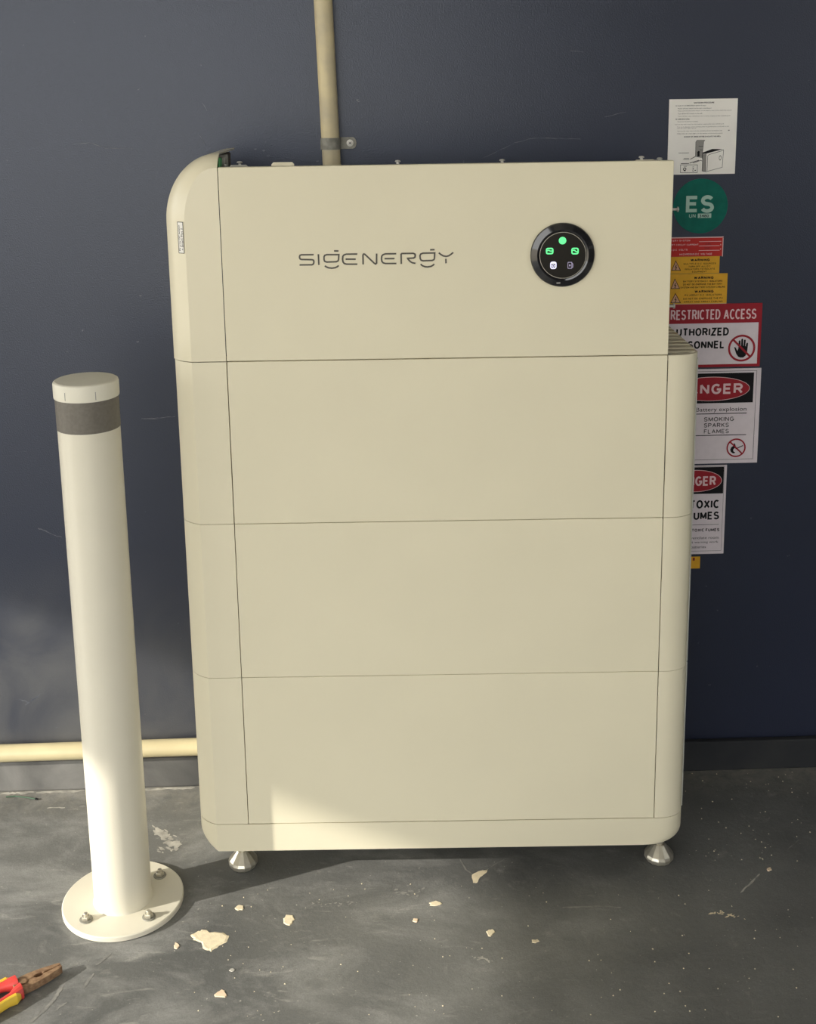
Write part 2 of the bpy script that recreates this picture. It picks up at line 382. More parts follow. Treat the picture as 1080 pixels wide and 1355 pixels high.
# block capitals as centre lines in a unit-high box: width, strokes
GLYPH = {
 'A': (.72, [[(0, 0), (.36, 1), (.72, 0)], [(.13, .33), (.59, .33)]]),
 'B': (.62, [[(0, 0), (0, 1), (.36, 1)] + arc(.36, .76, .24, .24, 90, -90) + [(0, .52)], [(.36, .52)] + arc(.36, .26, .26, .26, 90, -90) + [(0, 0)]]),
 'C': (.61, [arc(.36, .5, .36, .5, 48, 312, 18)]),
 'D': (.66, [[(0, 0), (0, 1), (.28, 1)] + arc(.28, .5, .38, .5, 90, -90, 14) + [(0, 0)]]),
 'E': (.56, [[(.56, 1), (0, 1), (0, 0), (.56, 0)], [(0, .52), (.5, .52)]]),
 'F': (.54, [[(.54, 1), (0, 1), (0, 0)], [(0, .5), (.46, .5)]]),
 'G': (.70, [arc(.36, .5, .36, .5, 48, 345, 20) + [(.70, .46), (.40, .46)]]),
 'H': (.64, [[(0, 0), (0, 1)], [(.64, 0), (.64, 1)], [(0, .52), (.64, .52)]]),
 'I': (.0, [[(0, 0), (0, 1)]]),
 'J': (.44, [[(.44, 1), (.44, .24)] + arc(.22, .22, .22, .22, 0, -170)]),
 'K': (.62, [[(0, 0), (0, 1)], [(.60, 1), (0, .40)], [(.22, .62), (.62, 0)]]),
 'L': (.52, [[(0, 1), (0, 0), (.52, 0)]]),
 'M': (.78, [[(0, 0), (0, 1), (.39, .12), (.78, 1), (.78, 0)]]),
 'N': (.64, [[(0, 0), (0, 1), (.64, 0), (.64, 1)]]),
 'O': (.74, [arc(.37, .5, .37, .5, 90, 450, 24)]),
 'P': (.60, [[(0, 0), (0, 1), (.34, 1)] + arc(.34, .74, .26, .26, 90, -90) + [(0, .48)]]),
 'Q': (.74, [arc(.37, .5, .37, .5, 90, 450, 24), [(.45, .25), (.74, -.03)]]),
 'R': (.64, [[(0, 0), (0, 1), (.36, 1)] + arc(.36, .75, .26, .25, 90, -90) + [(0, .50)], [(.34, .50), (.64, 0)]]),
 'S': (.62, [arc(.31, .755, .29, .245, 25, 270, 12)[:-1] + arc(.31, .255, .31, .255, 90, -160, 12)]),
 'T': (.64, [[(0, 1), (.64, 1)], [(.32, 1), (.32, 0)]]),
 'U': (.64, [[(0, 1), (0, .33)] + arc(.32, .33, .32, .33, 180, 360, 12) + [(.64, 1)]]),
 'V': (.70, [[(0, 1), (.35, 0), (.70, 1)]]),
 'W': (1.0, [[(0, 1), (.25, 0), (.5, 1), (.75, 0), (1.0, 1)]]),
 'X': (.66, [[(0, 0), (.66, 1)], [(0, 1), (.66, 0)]]),
 'Y': (.68, [[(0, 1), (.34, .45), (.68, 1)], [(.34, .45), (.34, 0)]]),
 'Z': (.62, [[(0, 1), (.62, 1), (0, 0), (.62, 0)]]),
 '.': (.0, [[(-.01, .02), (.02, .02)]]), '-': (.28, [[(0, .42), (.28, .42)]]), ':': (.0, [[(-.01, .04), (.02, .04)], [(-.01, .62), (.02, .62)]]),
}
def capitals(bm, s, x0, z0, x1, z1, d, weight=0.16):
    """block capitals filling the box; weight is the stroke width as a share of the height"""
    w = weight * (z1 - z0); adv = 0.0; lines = []
    for ch in s:
        if ch == ' ': adv += .42; continue
        gw, st = GLYPH[ch]
        for l in st: lines.append([(adv + x, y) for x, y in l])
        adv += gw + .20 + weight * .9
    tot = max(p[0] for l in lines for p in l)
    sx, sz = (x1 - x0 - w) / tot, (z1 - z0 - w)
    w = min(w, 0.27 * sx)
    for l in lines:
        P = [(x0 + w / 2 + x * sx, z0 + w / 2 + y * sz) for x, y in l]
        stroke(bm, P, w, d)

# ------------------------------------------------------------------ the setting
fl = structure(link('floor', B(-5.2, 3.0, -4.2, 0.42, -0.12, 0.0), M['floor']))
def wall_obj(name, u0, u1, o0, o1, z0, z1, m, bevel=0.0):
    o = link(name, B(u0, u1, -o1, -o0, z0, z1), m, bevel=bevel); o.location = WO; o.rotation_euler = (0, 0, WALL_A); return o
wb = structure(wall_obj('wall_back', -1.75, 3.0, -0.15, 0.0, 0.0, 2.9, M['wall']))
SK_H = on_wall(1000, 979, 0.012)[1]
sk = structure(wall_obj('baseboard_back', -1.75, 2.9, 0.0, 0.015, 0.0, SK_H, M['skirt'], bevel=0.003))
structure(link('ceiling', B(-5.2, 3.0, -4.2, 0.45, 2.7, 2.85), M['ceil']))
# the front is open to the yard below a beam, the left side through one bay
def joined(boxes):
    bm = bmesh.new()
    for b in boxes: box(bm, *b)
    return bm
structure(link('wall_right', joined([(2.9, 3.05, -4.2, 0.40, 0.0, 1.0), (2.9, 3.05, -4.2, 0.40, 2.4, 2.7), (2.9, 3.05, -4.2, -3.6, 1.0, 2.4), (2.9, 3.05, -1.6, 0.40, 1.0, 2.4)]), M['outer']))  # unseen window opening, added to light the wall signs
structure(link('wall_front', joined([(-5.2, 3.05, -4.2, -4.05, 2.6, 2.7), (0.5, 3.05, -4.2, -4.05, 0.0, 2.6), (-5.2, -4.4, -4.2, -4.05, 0.0, 2.6)]), M['outer']))
structure(link('wall_left', joined([(-5.2, -5.05, -4.05, 0.18, 2.32, 2.7), (-5.2, -5.05, -4.05, -3.95, 0.0, 2.32)]), M['outer']))
structure(link('ground', B(-60, 60, -60, 30, -0.3, -0.125), M['ground']))

# ------------------------------------------------------------------ battery stack
XL, XR = -0.3492, 0.3502          # panel seams
FL, SL = -0.4045, -0.4365         # left cover: front crease, side
SR = 0.4075                       # right side
DEPTH = 0.262
G = 0.0007
CHAMFER = [(0, 0), (0.322, 0.177), (0.607, 0.404), (0.837, 0.682), (1.0, 1.0)]     # share of width, share of depth
def left_profile():
    p = [(XL - G, 0.0), (FL, 0.0)]
    for sx, sy in CHAMFER[1:]: p.append((FL + (SL - FL) * sx, 0.0305 * sy))
    return p
def right_profile():
    p = [(XR + G, 0.0), (XR + 0.010, 0.0)]
    for k in range(1, 10):
        a = k / 9.0 * PI / 2
        p.append((XR + 0.010 + 0.0435 * math.sin(a), 0.032 * (1 - math.cos(a))))
    return p
def battery(z0, z1, label, top_open):
    G = 0.00055 if top_open else 0.00035
    t = thing('battery_module', label, 'battery', (0, 0.0, z0), group='battery modules of the white stack')
    h = z1 - z0
    link('core', B(XL + 0.01, XR - 0.01, 0.018, DEPTH, 0.0005, h - 0.002), M['dark'], t)
    link('front_panel', B(XL + G, XR - G, 0.0, 0.018, G, h - G), M['white'], t, bevel=0.0009)
    lp = left_profile()
    link('side_cover', prism_xy(lp + [(SL, DEPTH), (SL + 0.003, DEPTH), (XL - 0.002, 0.03)], G, h - G), M['white2'], t, smooth=True)
    rp = right_profile()
    inner = [(x - 0.003 if i > 1 else x, y + 0.003) for i, (x, y) in enumerate(rp)]
    link('side_cover', prism_xy(rp + inner[::-1], G, h - G), M['white2'], t, smooth=True)
    link('side_plate', B(SR - 0.006, SR - 0.0005, 0.0335, DEPTH, G, h - (0.013 if top_open else G)), M['steelcase'], t, bevel=0.0015)
    if top_open:
        n = 9
        for k in range(n):
            y0 = 0.012 + k * 0.0275
            link('vent_slat', B(XR + 0.001, SR - 0.0008 if y0 > 0.03 else XR + 0.040, y0, y0 + 0.021, h - 0.012, h - 0.003), M['white2'], t, bevel=0.001)
        link('vent_tray', B(XR + 0.0005, SR - 0.007, 0.03, DEPTH - 0.002, h - 0.05, h - 0.03), M['dark'], t)
    return t
Z = [0.1115, 0.3855, 0.6575, 0.9290, 1.2340]
battery(Z[0], Z[1], 'lowest white battery module, sunlit at its lower left, on the footed plinth', False)
battery(Z[1], Z[2], 'middle white battery module, between the other two in the stack', False)
battery(Z[2], Z[3], 'topmost white battery module with slatted top corner, just below the logo unit', True)

# plinth
pl = thing('plinth', 'white plinth with rounded lower corners on steel feet under the battery stack', 'base', (0, 0, 0))
def plinth_bm():
    bm = bmesh.new(); layers = []
    zt, zb = Z[0] - G, 0.0595
    lay = []
    for sl, a in [(0, 0), (0.09, 0.05), (0.2, 0.11), (0.322, 0.177), (0.47, 0.285), (0.607, 0.404), (0.73, 0.54), (0.837, 0.682), (0.925, 0.84), (1.0, 1.0)]:
        yl = 0.0305 * a
        x_l = FL + (SL - FL) * sl
        rl = 0.002 + 0.034 * sl
        ang = math.acos(max(-1, 1 - yl / 0.032)) if yl < 0.032 else PI / 2
        x_r = XR + 0.010 + 0.0435 * math.sin(ang)
        zl = zb - 0.004 * a
        lay.append((yl, x_l, rl, x_r, 0.027, zl))
    lay.append((DEPTH, SL, 0.036, lay[-1][3], 0.027, zb - 0.004))
    rings = []
    for (y, xl, rl, xr, rr, zl) in lay:
        pts = [(xl, zt)]
        for k in range(9):
            t = PI + k / 8.0 * PI / 2
            pts.append((xl + rl + rl * math.cos(t), zl + rl + rl * math.sin(t)))
        for k in range(9):
            t = 1.5 * PI + k / 8.0 * PI / 2
            pts.append((xr - rr + rr * math.cos(t), zl + rr + rr * math.sin(t)))
        pts.append((xr, zt))
        rings.append([bm.verts.new((x, y, z)) for x, z in pts])
    bm.faces.new(rings[0]); bm.faces.new(rings[-1])
    n = len(rings[0])
    for a, b in zip(rings, rings[1:]):
        for k in range(n): bm.faces.new((a[k], a[(k + 1) % n], b[(k + 1) % n], b[k]))
    return bm
link('shell', plinth_bm(), M['white'], pl, smooth=True)
def foot_bm():
    bm = lathe([(0.016, 0.0), (0.0225, 0.0025), (0.0258, 0.008), (0.0262, 0.012), (0.0245, 0.0165), (0.0130, 0.0300), (0.0100, 0.0335)], 14)
    return bm
for x, y in ((-0.3685, 0.043), (0.3705, 0.043), (-0.3685, 0.215), (0.3705, 0.215)):
    ft = link('foot', foot_bm(), M['steel'], pl, loc=(x, y, 0.0))
    bm = bmesh.new(); tube(bm, (0, 0, 0.031), (0, 0, 0.060), 0.0072, n=12); tube(bm, (0, 0, 0.040), (0, 0, 0.047), 0.011, n=6)
    link('stem', bm, M['steel'], ft)

# power controller (top unit)
ct = thing('power_controller', 'white top unit with a dark wordmark and round black display, on the battery stack', 'inverter', (0, 0, Z[3]))
H = Z[4] - Z[3]
def rel(px, py, y=0.0):
    p = on_front(px, py, y); return p.x, p.z - Z[3]
link('core', B(XL + 0.012, XR - 0.016, 0.016, DEPTH - 0.02, 0.001, H - 0.030), M['dark'], ct)
fp = link('front_panel', B(XL + 0.0003, XR, 0.0, 0.014, G, H), M['white'], ct, bevel=0.0012)
# rounded end cap
def cap_outline(xl, zt, rx, rz):
    pts = [(XL - 0.0006, zt)]
    for k in range(0, 17):
        a = PI / 2 + k / 16.0 * PI / 2
        pts.append((xl + rx + rx * math.cos(a), zt - rz + rz * math.sin(a)))
    pts.append((xl, G))
    return pts
def cap_bm():
    bm = bmesh.new()
    inn = cap_outline(FL, H - 0.0005, 0.050, 0.088)
    out = cap_outline(SL - 0.001, H + 0.0205, 0.086, 0.105)
    L_ = [(0.029 * sy, sx) for sx, sy in CHAMFER] + [(0.06, 1.0), (0.20, 1.0)]
    def skin(t):
        rings = []
        for y, q in L_:
            pts = [(a[0] + (b[0] - a[0]) * q, a[1] + (b[1] - a[1]) * q) for a, b in zip(inn, out)]
            cx, cz_ = XL + 0.02, H * 0.45
            if t: pts = [(x + t * min(1, max(0, (XL - x) / 0.05)), z - t * (1 if z > H * 0.7 else 0)) for x, z in pts]
            rings.append([(x, y + (t if y < 0.028 else 0), z) for x, z in pts])
        return rings
    o_, i_ = skin(0.0), skin(0.0025)
    def faces(R):
        V = [[bm.verts.new(p) for p in r] for r in R]
        for a, b in zip(V, V[1:]):
            for k in range(len(a) - 1): bm.faces.new((a[k], a[k + 1], b[k + 1], b[k]))
    faces(o_); faces(i_)
    bm.faces.new([bm.verts.new(p) for p in o_[0]] + [bm.verts.new((XL - 0.0006, 0.0, G))])      # flat front, crisp crease
    for r0, r1, s0, s1 in zip(o_, o_[1:], i_, i_[1:]):                                               # rim of the open end
        bm.faces.new([bm.verts.new(p) for p in (r0[0], r1[0], s1[0], s0[0])])
    return bm
link('end_cap', cap_bm(), M['capwhite'], ct, smooth=True)
# what shows in the open end of the cap
link('terminal_block', B(XL - 0.026, XL + 0.001, 0.026, 0.046, H - 0.008, H + 0.013), M['pcb'], ct, bevel=0.002)
link('terminal_post', B(XL - 0.02, XL + 0.003, 0.062, 0.074, H - 0.04, H + 0.012), M['grey'], ct, bevel=0.002)
link('terminal_post', B(XL - 0.02, XL + 0.002, 0.096, 0.108, H - 0.04, H + 0.015), M['grey'], ct, bevel=0.002)
link('inner_panel', B(XL - 0.022, XL - 0.006, 0.125, 0.19, H - 0.06, H + 0.014), M['brown'], ct, bevel=0.002)
link('inner_panel', B(XL - 0.022, XL - 0.010, 0.076, 0.095, H - 0.06, H + 0.010), M['brown'], ct, bevel=0.002)
# tabs and screws standing on the open top
def tab(px0, px1, pytop, y, name='top_tab', m='white2'):
    x0, z = rel(px0, pytop, y); x1, _ = rel(px1, pytop, y)
    bm = bmesh.new(); v0 = []
    r = 0.003
    pts = [(x0, H - 0.035), (x1, H - 0.035), (x1, z - r), (x1 - r, z), (x0 + r, z), (x0, z - r)]
    a = [bm.verts.new((x, y, zz)) for x, zz in pts]; b = [bm.verts.new((x, y + 0.004, zz)) for x, zz in pts]
    bm.faces.new(a); bm.faces.new(b)
    for k in range(len(pts)): bm.faces.new((a[k], a[(k + 1) % 6], b[(k + 1) % 6], b[k]))
    link(name, bm, M[m], ct)
tab(359, 389, 215, 0.018)
tab(303, 328, 218.5, 0.02, 'bracket', 'grey')
tab(840, 868, 211.5, 0.02, 'bracket', 'white2')
tab(864, 879, 211.5, 0.03, 'bracket', 'grey')
def top_screw(px, py, y, r=0.0046):
    x, z = rel(px, py, y)
    s = link('screw', lathe([(r * 0.9, -0.0022), (r, -0.0012), (r * 0.75, 0.0004), (0, 0.001)], 14), M['screw'], ct, smooth=True, loc=(x, y, z))
    bm = bmesh.new(); tube(bm, (0, 0, -0.002), (0, 0, -0.036), r * 0.5, n=8)
    link('shank', bm, M['screw'], s)
top_screw(317, 214, 0.05); top_screw(526.5, 212.5, 0.03); top_screw(664.5, 211, 0.03); top_screw(849, 207, 0.03); top_screw(873, 209, 0.03)
top_screw(298, 218, 0.055, 0.003)
for px, py in ((893, 277), (888, 405)):          # screws sticking out of the bare right side
    x, z = rel(px, py, 0.06)
    s = link('screw', lathe([(0.0022, -0.014), (0.0022, 0.0), (0.0045, 0.0), (0.0042, 0.002), (0, 0.0032)], 12, axis='x'), M['screw'], ct, smooth=True, loc=(x + 0.004, 0.06, z))
# wordmark, drawn stroke by stroke
LG = [
 [(142,103),(66,104),(57,107),(54,114),(54,122),(58,130),(66,133),(130,134),(140,137),(143,145),(142,156),(138,163),(130,166),(54,167)],
 [(171,100),(174,167)],
 [(298,103),(224,103),(211,107),(206,116),(206,134),(210,144),(222,149),(282,147),(293,142),(296,134),(298,103)],
 [(268,80),(296,80)], [(211,172),(220,179),(235,185),(255,187),(276,184),(290,177),(297,170)],
 [(413,99),(345,100),(331,104),(323,113),(321,130),(324,148),(332,158),(346,162),(413,162)], [(340,131),(403,131)],
 [(449,164),(448,105),(452,99),(459,100),(518,156),(526,161),(532,156),(533,96)],
 [(655,97),(588,98),(573,103),(565,112),(563,129),(566,145),(574,154),(588,158),(656,158)], [(582,128),(644,127)],
 [(686,161),(685,100),(690,96),(760,95),(770,99),(773,107),(771,118),(763,124),(726,126),(730,133),(742,146),(754,153),(774,157)],
 [(894,92),(820,94),(807,99),(802,109),(804,128),(810,138),(822,141),(878,139),(889,134),(892,126),(894,92)],
 [(865,73),(893,72)], [(806,162),(818,172),(834,178),(850,179),(870,176),(882,170),(891,161)],
 [(919,91),(932,102),(948,111),(965,114),(981,110),(996,100),(1009,89)], [(963,128),(964,157)],
]
bm = bmesh.new()
for s in LG: stroke(bm, [rel(385 + x / 4.696, 315 + y / 4.696) for x, y in s], 0.0025, 0.0004)
link('wordmark', bm, M['logo'], ct)
# round display
dx, dz = rel(744.2, 337)
dp = link('display', lathe([(0.0485, 0.0), (0.0500, 0.001), (0.0500, 0.0035), (0.0488, 0.0052), (0.0400, 0.0075), (0.0372, 0.0068), (0.0355, 0.0042), (0.0, 0.0042)], 64, axis='-y'), M['gloss'], ct, smooth=True, loc=(dx, 0.0, dz))
bm = bmesh.new(); ring(bm, 0, 0, 0.0362, 0.0008, 0.0072, 64); link('rim_line', bm, M['thinrim'], dp)
bm = bmesh.new(); disc(bm, 0, 0, 0.0354, 0.0354, 0.0046, 64); link('display_glass', bm, M['glass'], dp)
def dd(cx, cy):                                   # from the 1080-wide close-up of the display (9.818 px per photo pixel)
    x, z = rel(690 + cx / 9.818, 280 + cy / 9.818); return x - dx, z - dz
bm = bmesh.new(); x, z = dd(530, 372); disc(bm, x, z, 0.0058, 0.0058, 0.005); link('status_light', bm, M['led_green'], dp)
def rrect(cx, cz, w, h, r):
    pts = []
    for sx, sz, a0 in ((1, 1, 0), (-1, 1, PI / 2), (-1, -1, PI), (1, -1, 1.5 * PI)):
        for k in range(4):
            a = a0 + k / 3.0 * PI / 2
            pts.append((cx + sx * (w / 2 - r) + r * math.cos(a), cz + sz * (h / 2 - r) + r * math.sin(a)))
    return pts
def rframe(bm, cx, cz, w, h, r, t, d):
    a = [bm.verts.new((x, -d, z)) for x, z in rrect(cx, cz, w, h, r)]
    b = [bm.verts.new((x, -d, z)) for x, z in rrect(cx, cz, w - 2 * t, h - 2 * t, max(r - t, 0.0003))]
    for k in range(len(a)): bm.faces.new((a[k], a[(k + 1) % len(a)], b[(k + 1) % len(a)], b[k]))
bm = bmesh.new(); x, z = dd(363, 507); rframe(bm, x, z, 0.0118, 0.0102, 0.003, 0.0022, 0.005)
stroke(bm, [(x - 0.0045, z + 0.0002), (x - 0.002, z + 0.0012), (x + 0.002, z - 0.0004), (x + 0.0045, z + 0.0006)], 0.0017, 0.005)
link('battery_icon', bm, M['led_green'], dp)
bm = bmesh.new(); x, z = dd(692, 507); rframe(bm, x, z, 0.0115, 0.0104, 0.003, 0.0021, 0.005)
stroke(bm, [(x - 0.0042, z + 0.0012), (x - 0.001, z + 0.0012), (x + 0.002, z - 0.0012), (x + 0.0045, z - 0.0012)], 0.0017, 0.005)
link('power_icon', bm, M['led_green'], dp)
bm = bmesh.new(); x, z = dd(411, 692); rframe(bm, x, z, 0.0098, 0.0116, 0.0032, 0.0019, 0.005); ring(bm, x, z - 0.0008, 0.0022, 0.0010, 0.005, 20)
rect(bm, x - 0.0032, z + 0.0025, x + 0.0032, z + 0.0042, 0.005)
link('network_icon', bm, M['led_white'], dp)
bm = bmesh.new(); x, z = dd(625, 692); rframe(bm, x, z, 0.0070, 0.0104, 0.0012, 0.0009, 0.005); disc(bm, x, z, 0.0012, 0.0018, 0.005, 12)
stroke(bm, [(x + 0.0035, z + 0.0030), (x + 0.0046, z + 0.0022), (x + 0.0046, z - 0.0030), (x + 0.0035, z - 0.0035)], 0.0009, 0.005)
link('charge_icon', bm, M['led_dim'], dp)
bm = bmesh.new(); x, z = dd(478, 905); rect(bm, x - 0.0038, z - 0.0032, x + 0.0038, z + 0.0032, 0.0082); link('latch_notch', bm, M['ink'], dp)
bm = bmesh.new(); rect(bm, x - 0.0036, z - 0.0026, x + 0.0024, z - 0.0003, 0.0084); link('latch_notch', bm, M['greyink'], dp)
# small hand-written tag on the slanted left face
def cap_pt(px, py):
    # the slanted face runs from (FL, y=0) to (SL, y=.029)
    A0 = Vector((FL, 0.0, 0)); A1 = Vector((FL - 0.607 * 0.033, 0.404 * 0.029, 0)); n = (A1 - A0).cross(Vector((0, 0, 1)))
    r = ray(px, py); return CAM + r * ((A0 - CAM).dot(n) / r.dot(n))
tl = cap_pt(235.0, 293.2); br = cap_pt(244.8, 335.5)
A0 = Vector((FL, 0.0, 0)); A1 = Vector((FL - 0.607 * 0.033, 0.404 * 0.029, 0)); ut = (A0 - A1).normalized(); nn = Vector((-ut.y * -1, 0, 0))
nn = Vector((ut.y, -ut.x, 0)).normalized()
if nn.y > 0: nn = -nn
tw = abs((br - tl).dot(ut)); th = tl.z - br.z
mid = (tl + br) / 2
tg = bmesh.new(); box(tg, -tw / 2, tw / 2, -0.00012, 0.00012, -th / 2, th / 2)
tgo = link('serial_tag', tg, M['paper'], ct, loc=mid - Vector((0, 0, Z[3])) + nn * 0.0009, rotz=math.atan2(ut.y, ut.x))
bm = bmesh.new(); frame(bm, -tw / 2, -th / 2, tw / 2, th / 2, 0.0009, 0.0003)
text(bm, 'PV array DC isolator', -tw * 0.36, -th * 0.42, -tw * 0.04, th * 0.40, 0.0003, True, True)
text(bm, '+ Smart Plus 2', tw * 0.04, -th * 0.40, tw * 0.36, th * 0.30, 0.0003, True, True)
link('handwriting', bm, M['ink'], tgo)

# ------------------------------------------------------------------ bollard
bo = thing('bollard', 'white steel bollard with grey band and flat cap, bolted down left of the stack', 'bollard', (-0.5606, -0.0500, 0))
link('base_plate', lathe([(0.099, 0.0), (0.1012, 0.0015), (0.1012, 0.0085), (0.0995, 0.0100), (0, 0.0100)], 72), M['bollard'], bo, smooth=True)
link('pole', lathe([(0.0500, 0.0101), (0.0485, 0.0130), (0.0478, 0.0180), (0.0478, 0.880), (0, 0.880)], 56), M['bollard'], bo, smooth=True)
link('reflective_band', lathe([(0.04785, 0.8405), (0.0484, 0.8406), (0.0484, 0.8900), (0.04785, 0.8900)], 56), M['band'], bo, smooth=True)
cpo = link('cap', lathe([(0.0470, 0.8902), (0.0496, 0.8904), (0.0499, 0.893), (0.0499, 0.9120), (0.0490, 0.9150), (0.0465, 0.9166), (0.030, 0.9178), (0, 0.9182)], 56), M['cap'], bo, smooth=True)
for px in (86.0, 127.0):
    p = on_front(px, 523, -0.095) - Vector((-0.5606, -0.05, 0)); a = math.atan2(p.y, p.x)
    link('cap_slit', B(0.0490, 0.0502, -0.0005, 0.0005, 0.8935, 0.9060), M['greyink'], cpo, rotz=a)
def anchor(x, y):
    b = link('anchor_bolt', lathe([(0.0108, 0.0), (0.0112, 0.0008), (0.0108, 0.0018), (0.006, 0.002)], 20), M['galv'], bo, smooth=True, loc=(x + 0.5606, y + 0.05, 0.0101))
    bm = lathe([(0.0074, 0.0018), (0.0074, 0.0068), (0.0066, 0.0078), (0, 0.0078)], 6); link('hex_head', bm, M['steel'], b)
    bm = lathe([(0.0038, 0.0076), (0.0038, 0.0120), (0.0030, 0.0128), (0, 0.0128)], 10); link('stud', bm, M['steel'], b)
for x, y in ((-0.609, -0.107), (-0.506, -0.103), (-0.509, 0.005), (-0.614, 0.001)): anchor(x, y)

# ------------------------------------------------------------------ pipes on the wall
u0, z0 = on_wall(427.5, 0, 0.018); u1, z1 = on_wall(438.5, 205, 0.018)
du = (u1 - u0) / (z1 - z0)
rp_ = 0.0162
bm = bmesh.new()
p_hi = wall_pt(u0 + du * (2.88 - z0), 2.88, 0.0175); p_lo = wall_pt(u1 + du * (0.75 - z1), 0.75, 0.0175)
tube(bm, p_lo, p_hi, rp_, n=28)
vp = link('conduit_pipe', bm, M['pvc_top'], None, smooth=True)
tag(vp, 'cream vertical conduit pipe running up the navy wall behind the top unit', 'pipe')
u_c, z_c = on_wall(437.4, 190, 0.018)
pc = thing('pipe_clamp', 'grey metal saddle clamp with one screw holding the vertical cream pipe', 'clamp', wall_pt(u_c, z_c, 0.0), WALL_A)
cz = 0.0165 * 0.62
bm = bmesh.new(); N = 16
prof = []
ro = rp_ + 0.0016
prof.append((-ro, -0.0005)); prof.append((-ro, -0.0175))
for k in range(1, N): 
    a = PI - k / N * PI; prof.append((ro * math.cos(a), -0.0175 - ro * math.sin(a)))
prof.append((ro, -0.0175)); prof.append((ro, -0.003))
hz = 0.0103
inner = [(x * (rp_ + 0.0003) / ro, y if i in (0, len(prof) - 1) else -0.0175 + (y + 0.0175) * (rp_ + 0.0003) / ro) for i, (x, y) in enumerate(prof)]
loop = prof + inner[::-1]
A = [bm.verts.new((x, y, hz)) for x, y in loop]; C = [bm.verts.new((x, y, -hz)) for x, y in loop]
n = len(loop); bm.faces.new(A); bm.faces.new(C)
for k in range(n): bm.faces.new((A[k], A[(k + 1) % n], C[(k + 1) % n], C[k]))
st = link('strap', bm, M['galv'], pc, smooth=True)
ear = [(ro - 0.001, -hz)] + [(ro + 0.021 + 0.007 * math.sin(t), -hz * math.cos(t)) for t in [k / 8 * PI for k in range(9)]] + [(ro - 0.001, hz)]
bm = bmesh.new(); a_ = [bm.verts.new((x, -0.0042, z)) for x, z in ear]; c_ = [bm.verts.new((x, -0.0026, z)) for x, z in ear]
bm.faces.new(a_); bm.faces.new(c_)
for k in range(len(ear)): bm.faces.new((a_[k], a_[(k + 1) % len(ear)], c_[(k + 1) % len(ear)], c_[k]))
link('ear', bm, M['galv'], pc)
bm = lathe([(0.0062, 0.0), (0.0062, 0.0008), (0.0038, 0.0010), (0.0038, 0.0028), (0.003, 0.0034), (0.0012, 0.0034), (0.0, 0.0026)], 18, axis='-y')
sc_ = link('screw', bm, M['screw'], pc, smooth=True, loc=(ro + 0.0165, -0.0042, 0.0))
bm = bmesh.new(); disc(bm, 0, 0, 0.0014, 0.0014, 0.0036, 10); link('screw_socket', bm, M['ink'], sc_)

ua, za = on_wall(0, 997.3, 0.020); ub, zb = on_wall(258, 988.7, 0.020)
s = (zb - za) / (ub - ua)
bm = bmesh.new(); tube(bm, wall_pt(-1.7, za + s * (-1.7 - ua), 0.0185), wall_pt(-0.12, za + s * (-0.12 - ua), 0.0185), 0.0168, n=28)
hp = link('conduit_pipe', bm, M['pvc'], None, smooth=True)
tag(hp, 'pale yellow horizontal conduit pipe along the wall foot, above the left skirting', 'pipe')

# ------------------------------------------------------------------ signs on the wall
class Sign:
    """a flat sign on the wall; every outline is measured in photo pixels and turned into wall metres"""
    def __init__(s, name, label, cat, px0, py0, px1, py1, m, th=0.0008, off=0.0, weight=0.16, group=None, umin=None):
        a = on_wall(px1, (py0 + py1) / 2); b0 = on_wall((px0 + px1) / 2, py0); b1 = on_wall((px0 + px1) / 2, py1)
        l = on_wall(px0, (py0 + py1) / 2)
        s.u0, s.u1, s.z0, s.z1 = l[0], a[0], b1[1], b0[1]
        if umin is not None: s.u0 = umin
        s.uc, s.zc = (s.u0 + s.u1) / 2, (s.z0 + s.z1) / 2
        s.d = off + th; s.off = off; s.weight = weight
        s.t = thing(name, label, cat, wall_pt(s.uc, s.zc, 0.0004), WALL_A, group)
        w, h = (s.u1 - s.u0) / 2, (s.z1 - s.z0) / 2
        s.w, s.h = w, h
        bm = bmesh.new(); box(bm, -w, w, -s.d, -off, -h, h)
        s.panel = link('panel', bm, m, s.t, bevel=0.0)
    def P(s, px, py):
        u, z = on_wall(px, py); return u - s.uc, z - s.zc
    def box(s, px0, py0, px1, py1):
        yc, xc = (py0 + py1) / 2, (px0 + px1) / 2
        x0, x1 = s.P(px0, yc)[0], s.P(px1, yc)[0]; z1, z0 = s.P(xc, py0)[1], s.P(xc, py1)[1]
        return x0, z0, x1, z1
    def rect(s, bm, px0, py0, px1, py1, k): rect(bm, *s.box(px0, py0, px1, py1), s.d + k * 0.00025)
    def text(s, bm, t, px0, py0, px1, py1, k, bold=False):
        if t.upper() == t and all(c in GLYPH or c == ' ' for c in t): capitals(bm, t, *s.box(px0, py0, px1, py1), s.d + k * 0.00025, s.weight * (1.3 if bold else 0.9))
        else: text(bm, t, *s.box(px0, py0, px1, py1), s.d + k * 0.00025, bold)
    def stroke(s, bm, pts, w, k): stroke(bm, [s.P(*p) for p in pts], w, s.d + k * 0.00025)
    def poly(s, bm, pts, k): poly(bm, [s.P(*p) for p in pts], s.d + k * 0.00025)
    def add(s, name, bm, m): return link(name, bm, m, s.t)

